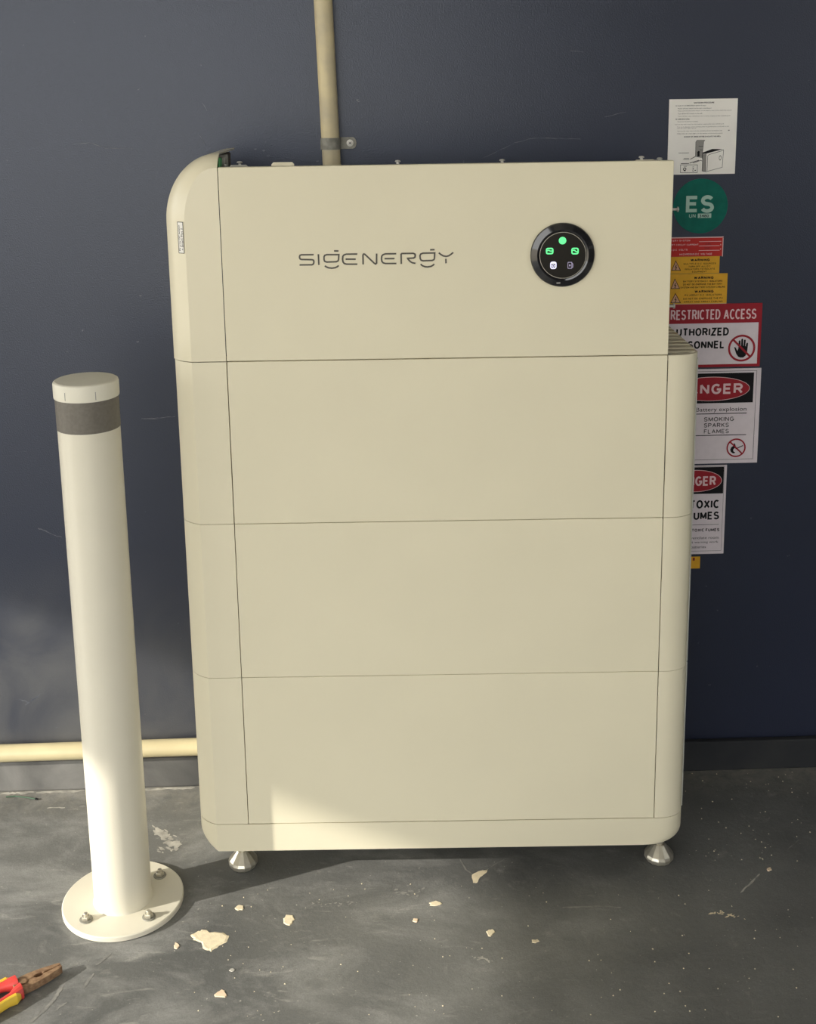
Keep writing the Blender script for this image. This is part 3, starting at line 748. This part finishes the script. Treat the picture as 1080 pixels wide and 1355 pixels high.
# instruction sheet
S = Sign('instruction_sheet', 'white printed instruction sheet with a line drawing, top right above the green disc', 'sheet', 884.3, 130.8, 974.3, 230.5, M['paper'])
q1 = lambda x, y: (860 + x / 6.75, 110 + y / 6.75)
bm = bmesh.new()
for t, x0, x1, y, hh, b in [
    ('SHUTDOWN PROCEDURE', 392, 575, 174, 13, True), ('IN CASE OF AN EMERGENCY (follow all steps)', 230, 500, 202, 11, True),
    ('Switch off main switch on the main switchboard', 250, 548, 225, 10, False), ('Press and hold the power button on the battery unit to shut down the system', 250, 728, 246, 10, False),
    ('Turn off the DC isolator on the unit', 250, 467, 272, 10, False), ('Turn off the main switch for the inverter supply at the switchboard', 250, 715, 294, 10, False),
    ('TO TURN ON SYSTEM', 227, 352, 322, 12, True), ('Check that the system is isolated', 247, 425, 344, 10, False),
    ('Turn on the main switch for the inverter supply at the main switchboard', 222, 657, 367, 10, False), ('Turn on the battery isolator and then press the power button on the side of unit', 243, 705, 390, 10, False),
    ('until the status light is green', 243, 412, 405, 9, False), ('Turn on the main switch on the switchboard and the battery unit', 243, 645, 427, 11, False),
    ('Check that the status lights on the display are on and are green', 243, 648, 450, 11, False), ('IN EVENT OF SMOKE OR FIRE EVACUATE THE AREA', 305, 630, 477, 12, True)]:
    a = q1(x0, y - hh / 2); c = q1(x1, y + hh / 2); S.text(bm, t, a[0], a[1], c[0], c[1], 1, b)
q2 = lambda x, y: (884 + x / 11.25, 180 + y / 11.25)
def qb(bm, x0, y0, x1, y1, k=1):
    a, c = q2(x0, y0), q2(x1, y1); S.rect(bm, a[0], a[1], c[0], c[1], k)
def qs(bm, pts, w, k=1): S.stroke(bm, [q2(*p) for p in pts], w, k)
qb(bm, 155, 248, 310, 254); qb(bm, 232, 330, 310, 336); qb(bm, 226, 346, 315, 352); qb(bm, 190, 404, 312, 414)
link_l = 0.0007
qs(bm, [(185, 428), (437, 428), (432, 545), (183, 545), (185, 428)], link_l)
S.poly(bm, [q2(428, 240), q2(455, 218), q2(482, 240), q2(468, 240), q2(468, 305), q2(435, 305), q2(435, 240)], 2)
S.poly(bm, [q2(515, 245), q2(655, 192), q2(815, 195), q2(565, 262), q2(515, 265)], 1)
qs(bm, [(330, 345), (410, 302)], 0.0011); qs(bm, [(320, 402), (460, 360)], 0.0012); qs(bm, [(370, 402), (490, 360), (505, 372)], 0.0009)
for pts in ([(515, 265), (505, 520), (565, 530), (805, 465), (825, 215), (815, 195)], [(565, 262), (560, 530)], [(580, 520), (590, 295), (610, 275), (815, 215)],
            [(407, 300), (412, 90), (432, 62), (548, 62), (530, 80), (512, 250), (508, 340)], [(410, 305), (505, 322)], [(455, 150), (520, 155)], [(470, 205), (520, 210)]):
    qs(bm, pts, link_l)
x, z = S.P(*q2(775, 325)); ring(bm, x, z, 0.0022, 0.0006, S.d + 0.00025, 20, 2.0)
x, z = S.P(*q2(247, 492)); ring(bm, x, z, 0.0030, 0.0014, S.d + 0.00025, 20); qb(bm, 235, 505, 260, 522); qb(bm, 232, 448, 280, 454)
qb(bm, 362, 455, 385, 460); qs(bm, [(362, 475), (378, 478), (370, 500), (365, 520), (385, 525)], 0.0008); qb(bm, 393, 505, 412, 518)
a = q1(705, 421); S.rect(bm, a[0] - 1, a[1] - 0.5, a[0] + 0.8, a[1] + 0.5, 1)
S.add('printing', bm, M['ink'])
bm = bmesh.new(); S.poly(bm, [q2(409, 298), q2(414, 92), q2(434, 66), q2(545, 66), q2(528, 82), q2(510, 318)], 0.6)
S.poly(bm, [q2(515, 268), q2(506, 518), q2(558, 528), q2(562, 266)], 0.6)
S.add('drawing_shade', bm, M['greyink'])

# round green ES sign
S = Sign('round_sign', 'round dark green ES sign on the wall below the instruction sheet', 'sign', 891, 236, 963, 309, M['green'])
bpy.data.objects.remove(S.panel)
r_ = S.w
S.panel = link('panel', lathe([(r_, 0.0), (r_, S.d - 0.0002), (r_ - 0.0004, S.d), (0, S.d)], 64, axis='-y'), M['green'], S.t)
q = q1
bm = bmesh.new()
a, c = q(322, 1006), q(435, 1153); S.text(bm, 'E', *a, *c, 1, True)
a, c = q(452, 1000), q(572, 1158); S.text(bm, 'S', *a, *c, 1, True)
a, c = q(350, 1168), q(418, 1202); S.text(bm, 'UN:', *a, *c, 1, False)
a, c = q(427, 1164), q(547, 1203); S.rect(bm, *a, *c, 1)
S.add('lettering', bm, M['mint'])
bm = bmesh.new(); a, c = q(442, 1172), q(525, 1198); S.text(bm, '3480', *a, *c, 2, True); S.add('number', bm, M['ink'])

# red hazard label
q3 = lambda x, y: (884 + x / 12.56, 310 + y / 12.56)
S = Sign('hazard_label', 'small red battery system voltage label below the round green sign', 'label', 884, 313.5, 956.6, 339.2, M['redlab'], weight=0.2)
bm = bmesh.new(); S.rect(bm, 884, 313.5, 957.5, 314.8, 0.5); S.rect(bm, 955.9, 314.8, 956.9, 339.2, 0.5); S.add('pale_edge', bm, M['pinkwhite'])
bm = bmesh.new()
for t, x0, x1, y, hh in [('BATTERY SYSTEM', -40, 365, 106, 26), ('SHORT CIRCUIT CURRENT', -30, 505, 174, 26), ('MAX D.C. VOLTS', -30, 322, 258, 28), ('HAZARDOUS D.C. VOLTAGE', 190, 730, 328, 30), ('A', 865, 884, 170, 28), ('V', 862, 882, 243, 26)]:
    a, c = q3(x0, y - hh / 2), q3(x1, y + hh / 2); S.text(bm, t, *a, *c, 1, False)
for y, x0 in ((118, 515), (190, 512), (266, 508)):
    a, c = q3(x0, y - 4), q3(885 if y == 118 else 855, y + 4); S.rect(bm, *a, *c, 1)
S.add('lettering', bm, M['pinkwhite'])
bm = bmesh.new()
for t, x0, x1, y in (('2.8k', 620, 710, 155), ('960', 605, 690, 228)):
    a, c = q3(x0, y - 17), q3(x1, y + 17); S.text(bm, t, *a, *c, 1, True)
S.add('handwriting', bm, M['redink'])

def triangle(S, bmk, bmf, A, Bp, Cc):
    A_, B_, C_ = S.P(*A), S.P(*Bp), S.P(*Cc)
    d = S.d
    poly(bmf, [A_, B_, C_], d + 0.0002)
    stroke(bmk, [A_, B_, C_, A_, B_], 0.0011, d + 0.0004)
    cx, cz_ = (A_[0] + B_[0] + C_[0]) / 3, (A_[1] + B_[1] + C_[1]) / 3
    stroke(bmk, [(cx + 0.0008, cz_ + 0.0045), (cx - 0.0012, cz_ + 0.0002), (cx + 0.0012, cz_), (cx - 0.0004, cz_ - 0.0042)], 0.0012, d + 0.0004)
    poly(bmk, [(cx - 0.0016, cz_ - 0.0030), (cx + 0.0012, cz_ - 0.0030), (cx - 0.0005, cz_ - 0.0052)], d + 0.0004)

# yellow warning labels
S = Sign('warning_label', 'yellow label warning of multiple d.c. sources, just below the red label', 'label', 880, 339.5, 951.9, 361.8, M['yellow'], weight=0.21, group='yellow electrical warning labels')
bk, bf = bmesh.new(), bmesh.new()
triangle(S, bk, bf, q3(127, 440), q3(60, 598), q3(205, 598))
for t, x0, x1, y, hh, b in [('WARNING', 375, 692, 425, 44, True), ('MULTIPLE D.C. SOURCES', 258, 795, 486, 26, False), ('TURN OFF ALL D.C.', 338, 715, 532, 26, False), ('ISOLATORS TO ISOLATE', 278, 778, 575, 26, False), ('EQUIPMENT', 398, 640, 620, 27, False)]:
    a, c = q3(x0, y - hh / 2), q3(x1, y + hh / 2); S.text(bk, t, *a, *c, 1, b)
S.add('lettering', bk, M['ink']); S.add('triangle', bf, M['palepink'])
q4 = lambda x, y: (884 + x / 12.56, 358 + y / 12.56)
S = Sign('warning_label', 'larger yellow label with two WARNING blocks, directly above the restricted access sign', 'label', 880, 362.2, 962.0, 401.6, M['yellow'], th=0.0012, weight=0.21, group='yellow electrical warning labels')
bm = bmesh.new(); a, c = q4(80, 543), q4(968, 556); S.rect(bm, *a, *c, 0.5); a, c = q4(968, 55), q4(990, 300); S.add('pale_edge', bm, M['yedge'])
bk, bf = bmesh.new(), bmesh.new()
triangle(S, bk, bf, q4(112, 138), q4(50, 298), q4(190, 296)); triangle(S, bk, bf, q4(120, 378), q4(45, 534), q4(203, 532))
for t, x0, x1, y, hh, b in [('WARNING', 430, 755, 116, 46, True), ('BATTERY SYSTEM D.C. ISOLATORS', 250, 900, 174, 28, False), ('DO NOT DE-ENERGISE THE BATTERY', 248, 897, 224, 28, False), ('SYSTEM AND BATTERY SYSTEM CABLING', 205, 945, 274, 28, False),
    ('WARNING', 440, 755, 344, 44, True), ('PV ARRAY D.C. ISOLATORS', 275, 890, 403, 28, False), ('DO NOT DE-ENERGISE THE PV', 252, 908, 461, 29, False), ('ARRAY AND ARRAY CABLING', 258, 905, 514, 28, False)]:
    a, c = q4(x0, y - hh / 2), q4(x1, y + hh / 2); S.text(bk, t, *a, *c, 1, b)
S.add('lettering', bk, M['ink']); S.add('triangle', bf, M['palepink'])
S = Sign('warning_label', 'small plain yellow label corner peeping out below the toxic fumes sign', 'label', 880, 736.8, 926.2, 752.3, M['yellow'], group='yellow electrical warning labels')
bm = bmesh.new(); S.rect(bm, 916.5, 737.5, 919.4, 741.5, 1); S.add('mark', bm, M['redink'])

# restricted access sign
q5 = lambda x, y: (870 + x / 6.773, 300 + y / 6.775)
S = Sign('restricted_sign', 'red and white RESTRICTED ACCESS sign with a no-entry hand symbol', 'sign', 866, 402.0, 1006.8, 485.6, M['red'], th=0.0016)
bm = bmesh.new(); S.rect(bm, 872, 427.5, 1002.3, 482.0, 1); S.add('white_field', bm, M['vinyl'])
bm = bmesh.new(); a, c = q5(118, 735), q5(570, 832); S.text(bm, 'RESTRICTED', *a, *c, 1, True); a, c = q5(592, 728), q5(893, 826); S.text(bm, 'ACCESS', *a, *c, 1, True)
S.add('header_lettering', bm, M['pinkwhite'])
bm = bmesh.new(); a, c = q5(105, 905), q5(638, 978); S.text(bm, 'AUTHORIZED', *a, *c, 2, True); a, c = q5(102, 1022), q5(600, 1093); S.text(bm, 'PERSONNEL', *a, *c, 2, True)
def sym(S, cx, cy, r, q, hand):
    x, z = S.P(*q(cx, cy)); x2, _ = S.P(*q(cx + r, cy)); R = x2 - x
    b = bmesh.new()
    ring(b, x, z, R, R * 0.15, S.d + 0.0008); stroke(b, [(x - R * 0.66, z + R * 0.66), (x + R * 0.66, z - R * 0.66)], R * 0.15, S.d + 0.0008)
    S.add('prohibition_ring', b, M['red']); return x, z, R
x, z, R = sym(S, 752, 1086, 122, q5, True)
hand = [(-.55,.06),(-.48,.10),(-.38,-.05),(-.30,-.20),(-.24,.0),(-.24,.52),(-.20,.58),(-.13,.58),(-.10,.52),(-.09,.18),(-.05,.18),(-.05,.64),(-.01,.70),(.06,.70),(.09,.64),(.10,.18),(.13,.18),(.15,.58),(.19,.64),(.25,.63),(.28,.57),(.26,.14),(.29,.14),(.33,.34),(.38,.40),(.44,.38),(.46,.32),(.42,-.30),(.30,-.58),(.14,-.70),(-.08,-.70),(-.24,-.62),(-.38,-.42)]
poly(bm, [(x + a_ * R, z + b_ * R) for a_, b_ in hand], S.d + 0.0005)
S.add('black_printing', bm, M['ink'])

# danger explosion sign
q6 = lambda x, y: (870 + x / 6.773, 460 + y / 6.775)
def danger(S, hx0, hy0, hx1, hy1, q, oval, letters, lett):
    """black header with red oval; lett = (px0,py0,px1,py1) of the whole word"""
    b = bmesh.new(); a, c = q(hx0, hy0), q(hx1, hy1); S.rect(b, *a, *c, 1); S.add('black_header', b, M['ink'])
    cx, cy, rx, ry = oval
    x, z = S.P(*q(cx, cy)); X, _ = S.P(*q(cx + rx, cy)); _, Zt = S.P(*q(cx, cy - ry))
    b = bmesh.new(); disc(b, x, z, X - x, Zt - z, S.d + 0.0005, 56); S.add('oval_border', b, M['pinkwhite'])
    b = bmesh.new(); disc(b, x, z, X - x - 0.0010, Zt - z - 0.0010, S.d + 0.00075, 56); S.add('red_oval', b, M['red'])
    b = bmesh.new(); a, c = q(lett[0], lett[1]), q(lett[2], lett[3]); S.text(b, 'DANGER', *a, *c, 4, True); S.add('header_lettering', b, M['pinkwhite'])
S = Sign('danger_sign', 'white DANGER battery explosion sign with a no-flames symbol, second from the bottom', 'sign', 874, 488.0, 1004.3, 613.0, M['vinyl'], th=0.0016)
danger(S, 105, 228, 858, 496, q6, (480, 368, 345, 109), 'DANGER', (168, 322, 762, 415))
bm = bmesh.new()
a, c = q6(345, 532), q6(795, 578); S.text(bm, 'Battery explosion', *a, *c, 1, False)
a, c = q6(160, 587), q6(798, 594); S.rect(bm, *a, *c, 1)
for t, y, x1 in (('SMOKING', 638, 684), ('SPARKS', 692, 638), ('FLAMES', 747, 638)):
    a, c = q6(415, y - 19), q6(x1, y + 19); S.text(bm, t, *a, *c, 1, False)
a, c = q6(160, 780), q6(792, 787); S.rect(bm, *a, *c, 1)
a, c = q6(80, 210), q6(872, 1003); frame(bm, *S.box(*a, *c), 0.0007, S.d + 0.00025)
x, z, R = sym(S, 702, 894, 86, q6, False)
poly(bm, [(x + a_ * R, z + b_ * R) for a_, b_ in [(-.60,-.20),(-.50,.05),(-.30,.22),(-.20,.55),(-.08,.30),(-.02,.10),(-.12,-.02),(-.22,-.10),(-.30,-.25),(-.22,-.42),(-.08,-.48),(-.10,-.58),(-.30,-.60),(-.50,-.45)]], S.d + 0.0005)
stroke(bm, [(x - 0.05 * R, z - 0.12 * R), (x + 0.72 * R, z + 0.22 * R)], R * 0.09, S.d + 0.0005)
S.add('black_printing', bm, M['ink'])

# danger toxic fumes sign
q7 = lambda x, y: (870 + x / 7.53, 600 + y / 7.53)
S = Sign('danger_sign', 'narrow white DANGER toxic fumes sign, lowest of the large wall signs', 'sign', 866, 616.0, 959.5, 733.0, M['vinyl'], th=0.0013)
danger(S, 60, 136, 657, 402, q7, (372, 272, 268, 110), 'DANGER', (150, 224, 583, 320))
bm = bmesh.new()
a, c = q7(318, 460), q7(613, 545); S.text(bm, 'TOXIC', *a, *c, 1, True)
a, c = q7(300, 578), q7(613, 657); S.text(bm, 'FUMES', *a, *c, 1, True)
a, c = q7(340, 744), q7(615, 774); S.text(bm, 'TOXIC FUMES', *a, *c, 1, True)
for t, x0, x1, y in (('ventilate room', 330, 608, 836), ('& warning work', 330, 603, 882), ('batteries', 335, 480, 928)):
    a, c = q7(x0, y - 13), q7(x1, y + 13); S.text(bm, t, *a, *c, 1, False)
a, c = q7(200, 706), q7(610, 710); S.rect(bm, *a, *c, 1)
a, c = q7(40, 130), q7(650, 972); frame(bm, *S.box(*a, *c), 0.0005, S.d + 0.00025)
S.add('black_printing', bm, M['ink'])

# ------------------------------------------------------------------ pliers
tip = on_floor(81, 1283, 0.006); base = on_floor(22, 1309, 0.008)
ang = math.atan2(tip.y - base.y, tip.x - base.x); Lh = (Vector((tip.x, tip.y)) - Vector((base.x, base.y))).length
pr = thing('pliers', 'rusty combination pliers with red and yellow grips on the floor, bottom left corner', 'pliers', (base.x, base.y, 0), ang)
def jaw(s):
    k = Lh / 0.066
    pts = [(-0.004, 0.0003), (0.026, 0.0003), (0.028, 0.0032), (0.033, 0.0044), (0.038, 0.0034), (0.040, 0.0008), (0.043, 0.0016), (0.053, 0.0013), (0.055, 0.0004), (0.066, 0.0004), (0.0662, 0.0050), (0.060, 0.0072), (0.040, 0.0118), (0.022, 0.0142), (0.010, 0.0140), (-0.004, 0.0105)]
    pts = [(x * k, s * y) for x, y in pts]
    if s < 0: pts = pts[::-1]
    return prism_xy(pts, 0.0035, 0.0155)
for s in (1, -1): link('jaw', jaw(s), M['rust'], pr, bevel=0.0006)
link('pivot', lathe([(0.0062, 0.0150), (0.0062, 0.0166), (0.005, 0.0172), (0, 0.0172)], 20), M['rust'], pr, smooth=True, loc=(0.011, 0, 0))
def grip(s):
    path = [(0.004, 0.0105, 0.013), (-0.006, 0.0125, 0.0115), (-0.014, 0.0150, 0.0082), (-0.04, 0.0215, 0.0085), (-0.08, 0.0250, 0.0090), (-0.115, 0.0225, 0.0088), (-0.128, 0.0205, 0.006)]
    bm = bmesh.new(); rings = []
    for i, (x, y, r) in enumerate(path):
        rings.append([bm.verts.new((x, s * (y + r * 0.9 * math.cos(2 * PI * k / 14)), max(0.0006, 0.0100 + r * 0.95 * math.sin(2 * PI * k / 14)))) for k in range(14)])
    bm.faces.new(rings[0]); bm.faces.new(rings[-1])
    for a, b in zip(rings, rings[1:]):
        for k in range(14): bm.faces.new((a[k], a[(k + 1) % 14], b[(k + 1) % 14], b[k]))
    g = link('grip', bm, M['gripred'], pr, smooth=True)
    bm = bmesh.new(); rings = []
    for (x, y, r) in [(-0.001, 0.0205, 0.004), (-0.008, 0.0215, 0.0075), (-0.020, 0.0215, 0.0066), (-0.05, 0.0275, 0.0066), (-0.09, 0.0290, 0.0066), (-0.115, 0.0265, 0.005)]:
        rings.append([bm.verts.new((x, s * (y + r * 0.75 * math.cos(2 * PI * k / 12)), max(0.0004, 0.0100 + r * 1.25 * math.sin(2 * PI * k / 12)))) for k in range(12)])
    bm.faces.new(rings[0]); bm.faces.new(rings[-1])
    for a, b in zip(rings, rings[1:]):
        for k in range(12): bm.faces.new((a[k], a[(k + 1) % 12], b[(k + 1) % 12], b[k]))
    link('grip_inlay', bm, M['gripyel'], g, smooth=True)
for s in (1, -1): grip(s)

# ------------------------------------------------------------------ chips, scuffs and crumbs on the floor
def flake(bm, pts, h, z=0.0003):
    c = Vector((sum(p.x for p in pts) / len(pts), sum(p.y for p in pts) / len(pts), 0))
    lo = [bm.verts.new((p.x, p.y, z)) for p in pts]
    hi = [bm.verts.new((c.x + (p.x - c.x) * 0.86, c.y + (p.y - c.y) * 0.86, z + h * (0.7 + 0.3 * random.random()))) for p in pts]
    n = len(pts); bm.faces.new(hi)
    for i in range(n): bm.faces.new((lo[i], lo[(i + 1) % n], hi[(i + 1) % n], hi[i]))
def blob(px, py, rx, ry, n=13, jag=0.3, tilt=0.0):
    out = []
    for k in range(n):
        a = 2 * PI * k / n; r = 1 + random.uniform(-jag, jag)
        x, y = rx * r * math.cos(a), ry * r * math.sin(a)
        out.append(on_floor(px + x * math.cos(tilt) - y * math.sin(tilt), py + x * math.sin(tilt) + y * math.cos(tilt)))
    return out
def jag_poly(pts, sub=4, amp=0.8):
    out = []
    for (x0, y0), (x1, y1) in zip(pts, pts[1:] + pts[:1]):
        for k in range(sub):
            t = k / sub; out.append(on_floor(x0 + (x1 - x0) * t + random.uniform(-amp, amp), y0 + (y1 - y0) * t + random.uniform(-amp, amp)))
    return out
q8 = lambda x, y: (180 + x / 2.077, 1040 + y / 2.077)
q9 = lambda x, y: (600 + x / 2.25, 1080 + y / 2.25)
bm = bmesh.new(); flake(bm, jag_poly([q8(*p) for p in [(150,411),(168,402),(186,394),(200,402),(216,403),(240,404),(255,412),(252,428),(228,440),(206,455),(186,449),(181,431),(158,423)]]), 0.0012)
G_ = 'paint and plaster chips on the floor'
tag(link('plaster_chip', bm, M['plaster'], None), 'largest jagged cream plaster chip on the floor, right of the bollard base', 'chip', G_)
for (c, rx, ry, mm, lab) in [
    (q8(420, 368), 8.3, 6.2, 'plaster', 'squarish cream plaster chip on the floor midway below the left part of the plinth'),
    (q8(285, 334), 5.4, 3.7, 'plaster', 'small oval cream chip on the floor, just below the left plinth foot'),
    (q8(233, 572), 8.2, 4.8, 'pinkchip', 'pinkish oval chip on the floor near the bottom edge, below the largest chip'),
    (q8(111, 441), 3.6, 4.6, 'pinkchip', 'small pinkish chip on the floor between bollard base and the largest chip'),
    (q8(822, 324), 8.2, 3.2, 'plaster', 'flat bright cream chip on the sunlit floor below the plinth centre'),
    (q8(973, 403), 5.6, 4.6, 'plaster', 'round cream chip alone on the grey floor, right of centre'),
    (q8(768, 370), 3.8, 3.0, 'pinkchip', 'tiny pinkish chip just left of and below the flat bright chip'),
    (q9(243, 373), 5.2, 2.2, 'plaster', 'thin pale chip on the floor, to the lower right of the round cream chip'),
    (q8(265, 507), 4.2, 2.6, 'scuffw', 'tiny greyish white chip between the largest chip and the pinkish oval chip'),
    (q9(940, 158), 3.2, 2.6, 'pinkchip', 'tiny dull pink chip on the dark floor at the far right')]:
    bm = bmesh.new(); flake(bm, blob(c[0], c[1], rx, ry), 0.0012)
    tag(link('plaster_chip', bm, M[mm], None), lab, 'chip', G_)
def scuff(pts, m='scuff', w=None, z=0.0004, amp=0.5):
    bm = bmesh.new()
    if w is None:
        v = [bm.verts.new((p.x, p.y, z)) for p in jag_poly(pts, 3, amp)]; bm.faces.new(v)
    else:
        P = [on_floor(*p) for p in pts]; n = len(P); Lf, Rt = [], []
        for i, p in enumerate(P):
            d = (P[min(i + 1, n - 1)] - P[max(i - 1, 0)]).normalized(); nrm = Vector((-d.y, d.x, 0)) * w * (0.25 if i in (0, n - 1) else 0.5) * random.uniform(0.6, 1.4)
            Lf.append(bm.verts.new((p.x + nrm.x, p.y + nrm.y, z))); Rt.append(bm.verts.new((p.x - nrm.x, p.y - nrm.y, z)))
        for i in range(n - 1): bm.faces.new((Lf[i], Lf[i + 1], Rt[i + 1], Rt[i]))
    link('scuff_mark', bm, M[m], fl)
def mottle(pts, half, n, m='scuffw', r=(0.5, 2.2)):
    bm = bmesh.new()
    for i in range(n):
        t = random.random() * (len(pts) - 1); j = min(int(t), len(pts) - 2); f = t - j
        px = pts[j][0] + (pts[j + 1][0] - pts[j][0]) * f + random.gauss(0, half * 0.5); py = pts[j][1] + (pts[j + 1][1] - pts[j][1]) * f + random.gauss(0, half * 0.4)
        rr = random.uniform(*r); P = blob(px, py, rr * random.uniform(0.8, 2.2), rr * 0.6, 7, 0.35, random.uniform(-0.6, 0.6))
        z = 0.0003 + 0.000004 * i
        bm.faces.new([bm.verts.new((p.x, p.y, z)) for p in P])
    link('scuff_mark', bm, M[m], fl)
def path(pts, k=5, amp=0.4):
    out = []
    for (a, b), (c, d) in zip(pts, pts[1:]):
        for i in range(k): out.append((a + (c - a) * i / k + random.uniform(-amp, amp), b + (d - b) * i / k + random.uniform(-amp, amp)))
    return out + [pts[-1]]
scuff(path([q9(18, 125), q9(38, 160), q9(55, 172)]), 'scuff', 0.0022)
scuff(path([q9(150, 130), q9(120, 145), q9(95, 165)]), 'scuff', 0.0016)
scuff([q9(55, 175), q9(75, 165), q9(103, 158), (q9(98, 170)), q9(80, 183), q9(70, 200), q9(58, 200)], 'plaster')
scuff(path([q9(325, 272), q9(380, 271), q9(440, 268), q9(500, 272)]), 'scuff', 0.0035)
mottle([q9(765, 288), q9(800, 287), q9(830, 298), q9(868, 304)], 2.2, 22, 'plaster', (0.7, 1.9))
scuff(path([q9(855, 228), q9(885, 200), q9(912, 172)]), 'scuffw', 0.0035)
scuff(path([q9(740, 165), q9(755, 190), q9(775, 203)]), 'scuff', 0.0012)
scuff(path([q9(995, 100), q9(1030, 70)]), 'scuff', 0.0016)
mottle([q9(66, 420), q9(92, 428), q9(120, 440)], 4, 22, 'scuffw', (0.6, 1.6))
mottle([q9(20, 450), q9(50, 470)], 6, 12, 'scuff', (0.5, 1.4))
mottle([q8(480, 330), q8(610, 322)], 4, 20, 'scuff', (0.6, 1.8))
mottle([q8(700, 300), q8(800, 290)], 8, 26, 'scuff', (0.6, 2.0))
q10 = lambda x, y: (60 + x / 3.6, 1100 + y / 3.6)
mottle([q10(515, -8), q10(560, 10), q10(605, 45), q10(630, 85)], 7, 46, 'scuffw', (1.0, 4.2))
mottle([q10(545, 95), q10(580, 75), q10(625, 90)], 4, 14, 'scuffw', (0.8, 2.6))
mottle([q10(640, 30), q10(660, 120)], 7, 16, 'scuff', (0.5, 1.5))
q11 = lambda x, y: (x / 6.0, 1230 + y / 6.0)
scuff(path([q11(230, 745), q11(320, 670), q11(400, 590), q11(450, 520), q11(490, 455)]), 'scuff', 0.006)
scuff(path([q11(660, 470), q11(700, 410), q11(745, 350)]), 'scuff', 0.004)
scuff(path([q11(760, 280), q11(820, 240), q11(880, 190)]), 'scuff', 0.005)
scuff(path([q11(550, 310), q11(590, 285), q11(620, 270)]), 'scuff', 0.004)
scuff(path([q11(440, 640), q11(490, 605), q11(530, 580)]), 'scuff', 0.003)
# dust line where floor meets skirting
for (a, b) in (((0, 1051), (45, 1048.5)), ((48, 1049.5), (112, 1046)), ((188, 1046), (258, 1042))):
    scuff(path([a, b], 14, 0.8), 'scuffw', 0.007, amp=0.2)
scuff(path([(62, 1069), (86, 1069)], 6, 0.5), 'scuffw', 0.003)
# crumbs nobody would count
bm = bmesh.new()
for k in range(190):
    px, py = random.uniform(250, 1075), random.uniform(1135, 1350)
    if random.random() < 0.25: px, py = random.uniform(905, 1078), random.uniform(1022, 1140)
    p = on_floor(px, py)
    if p.y > -0.012 and -0.46 < p.x < 0.43: continue
    r = random.uniform(0.0006, 0.0017); a = random.uniform(0, 6)
    v = [bm.verts.new((p.x + r * math.cos(a + t), p.y + r * math.sin(a + t), 0.0003)) for t in (0, 2.1, 4.2)]
    tpt = bm.verts.new((p.x, p.y, 0.0003 + r * 0.9))
    bm.faces.new(v)
    for i in range(3): bm.faces.new((v[i], v[(i + 1) % 3], tpt))
cr = tag(link('floor_crumbs', bm, M['plaster'], None), 'tiny pale crumbs of plaster scattered over the grey floor', 'crumbs'); cr['kind'] = 'stuff'
# short green wire by the skirting
bm = bmesh.new(); P = [on_floor(*p, 0.0022) for p in ((8, 1054.5), (20, 1053.5), (34, 1055), (47, 1057))]
for a, b in zip(P, P[1:]): tube(bm, a, b, 0.0014, n=8)
wr = thing('wire_offcut', 'short green wire offcut on the floor at the skirting, far left', 'wire', (P[0].x, P[0].y, 0))
w1 = link('insulation', bm, M['wire']); w1.parent = wr; w1.matrix_parent_inverse = Matrix.Translation((-P[0].x, -P[0].y, 0))
bm = bmesh.new(); e = (P[3] - P[2]).normalized(); tube(bm, P[3], P[3] + e * 0.005, 0.0022, 0.0016, n=8)
w2 = link('terminal', bm, M['ink']); w2.parent = wr; w2.matrix_parent_inverse = Matrix.Translation((-P[0].x, -P[0].y, 0))

# scratches on the wall
def wscr(pts, w, m='wallscuff', host=wb):
    bm = bmesh.new(); Q = [on_wall(*p) for p in pts]; n = len(Q); A_, C_ = [], []
    for i, (u, z) in enumerate(Q):
        u0_, z0_ = Q[max(i - 1, 0)]; u1_, z1_ = Q[min(i + 1, n - 1)]; l = math.hypot(u1_ - u0_, z1_ - z0_)
        k = w * random.uniform(0.4, 1.2) * (0.3 if i in (0, n - 1) else 0.5)
        nx, nz = -(z1_ - z0_) / l * k, (u1_ - u0_) / l * k
        A_.append(bm.verts.new((u + nx, -0.0003, z + nz))); C_.append(bm.verts.new((u - nx, -0.0003, z - nz)))
    for i in range(n - 1): bm.faces.new((A_[i], A_[i + 1], C_[i + 1], C_[i]))
    link('scratch', bm, M[m], host)
wscr(path([(680, 189), (705, 183), (735, 183), (768, 184)], 5, 0.4), 0.0016)
wscr(path([(640, 209), (665, 197), (680, 190)], 5, 0.5), 0.0011)
wscr(path([(800, 155), (820, 150), (828, 148)], 4, 0.3), 0.0014)
wscr(path([(755, 67), (772, 69)], 3, 0.3), 0.0012)
wscr(path([(187, 554), (208, 553), (232, 551)], 6, 0.5), 0.0014)
wscr(path([(190, 555), (210, 554)], 6, 0.6), 0.0016)
wscr(path([(97, 191), (118, 189), (140, 196), (175, 197)], 5, 0.4), 0.0012)
wscr(path([(50, 699), (60, 702), (70, 707), (82, 711)], 5, 0.6), 0.0022)
wscr(path([(25, 925), (38, 929), (45, 925), (53, 919)], 5, 0.6), 0.0024)
wscr(path([(33, 933), (42, 927)], 4, 0.5), 0.0026)
wscr(path([(264, 178), (271, 192)], 4, 0.4), 0.0012)
wscr(path([(268, 136), (274, 147)], 4, 0.4), 0.0012)
for px, py in ((183, 118), (186, 391), (182, 452), (475, 134), (338, 197), (355, 206), (349, 199), (420, 213), (939, 906), (75, 962), (473, 132), (820, 1000)):
    wscr([(px - 1.6, py), (px, py + 0.6), (px + 1.6, py - 0.3)], 0.0030)
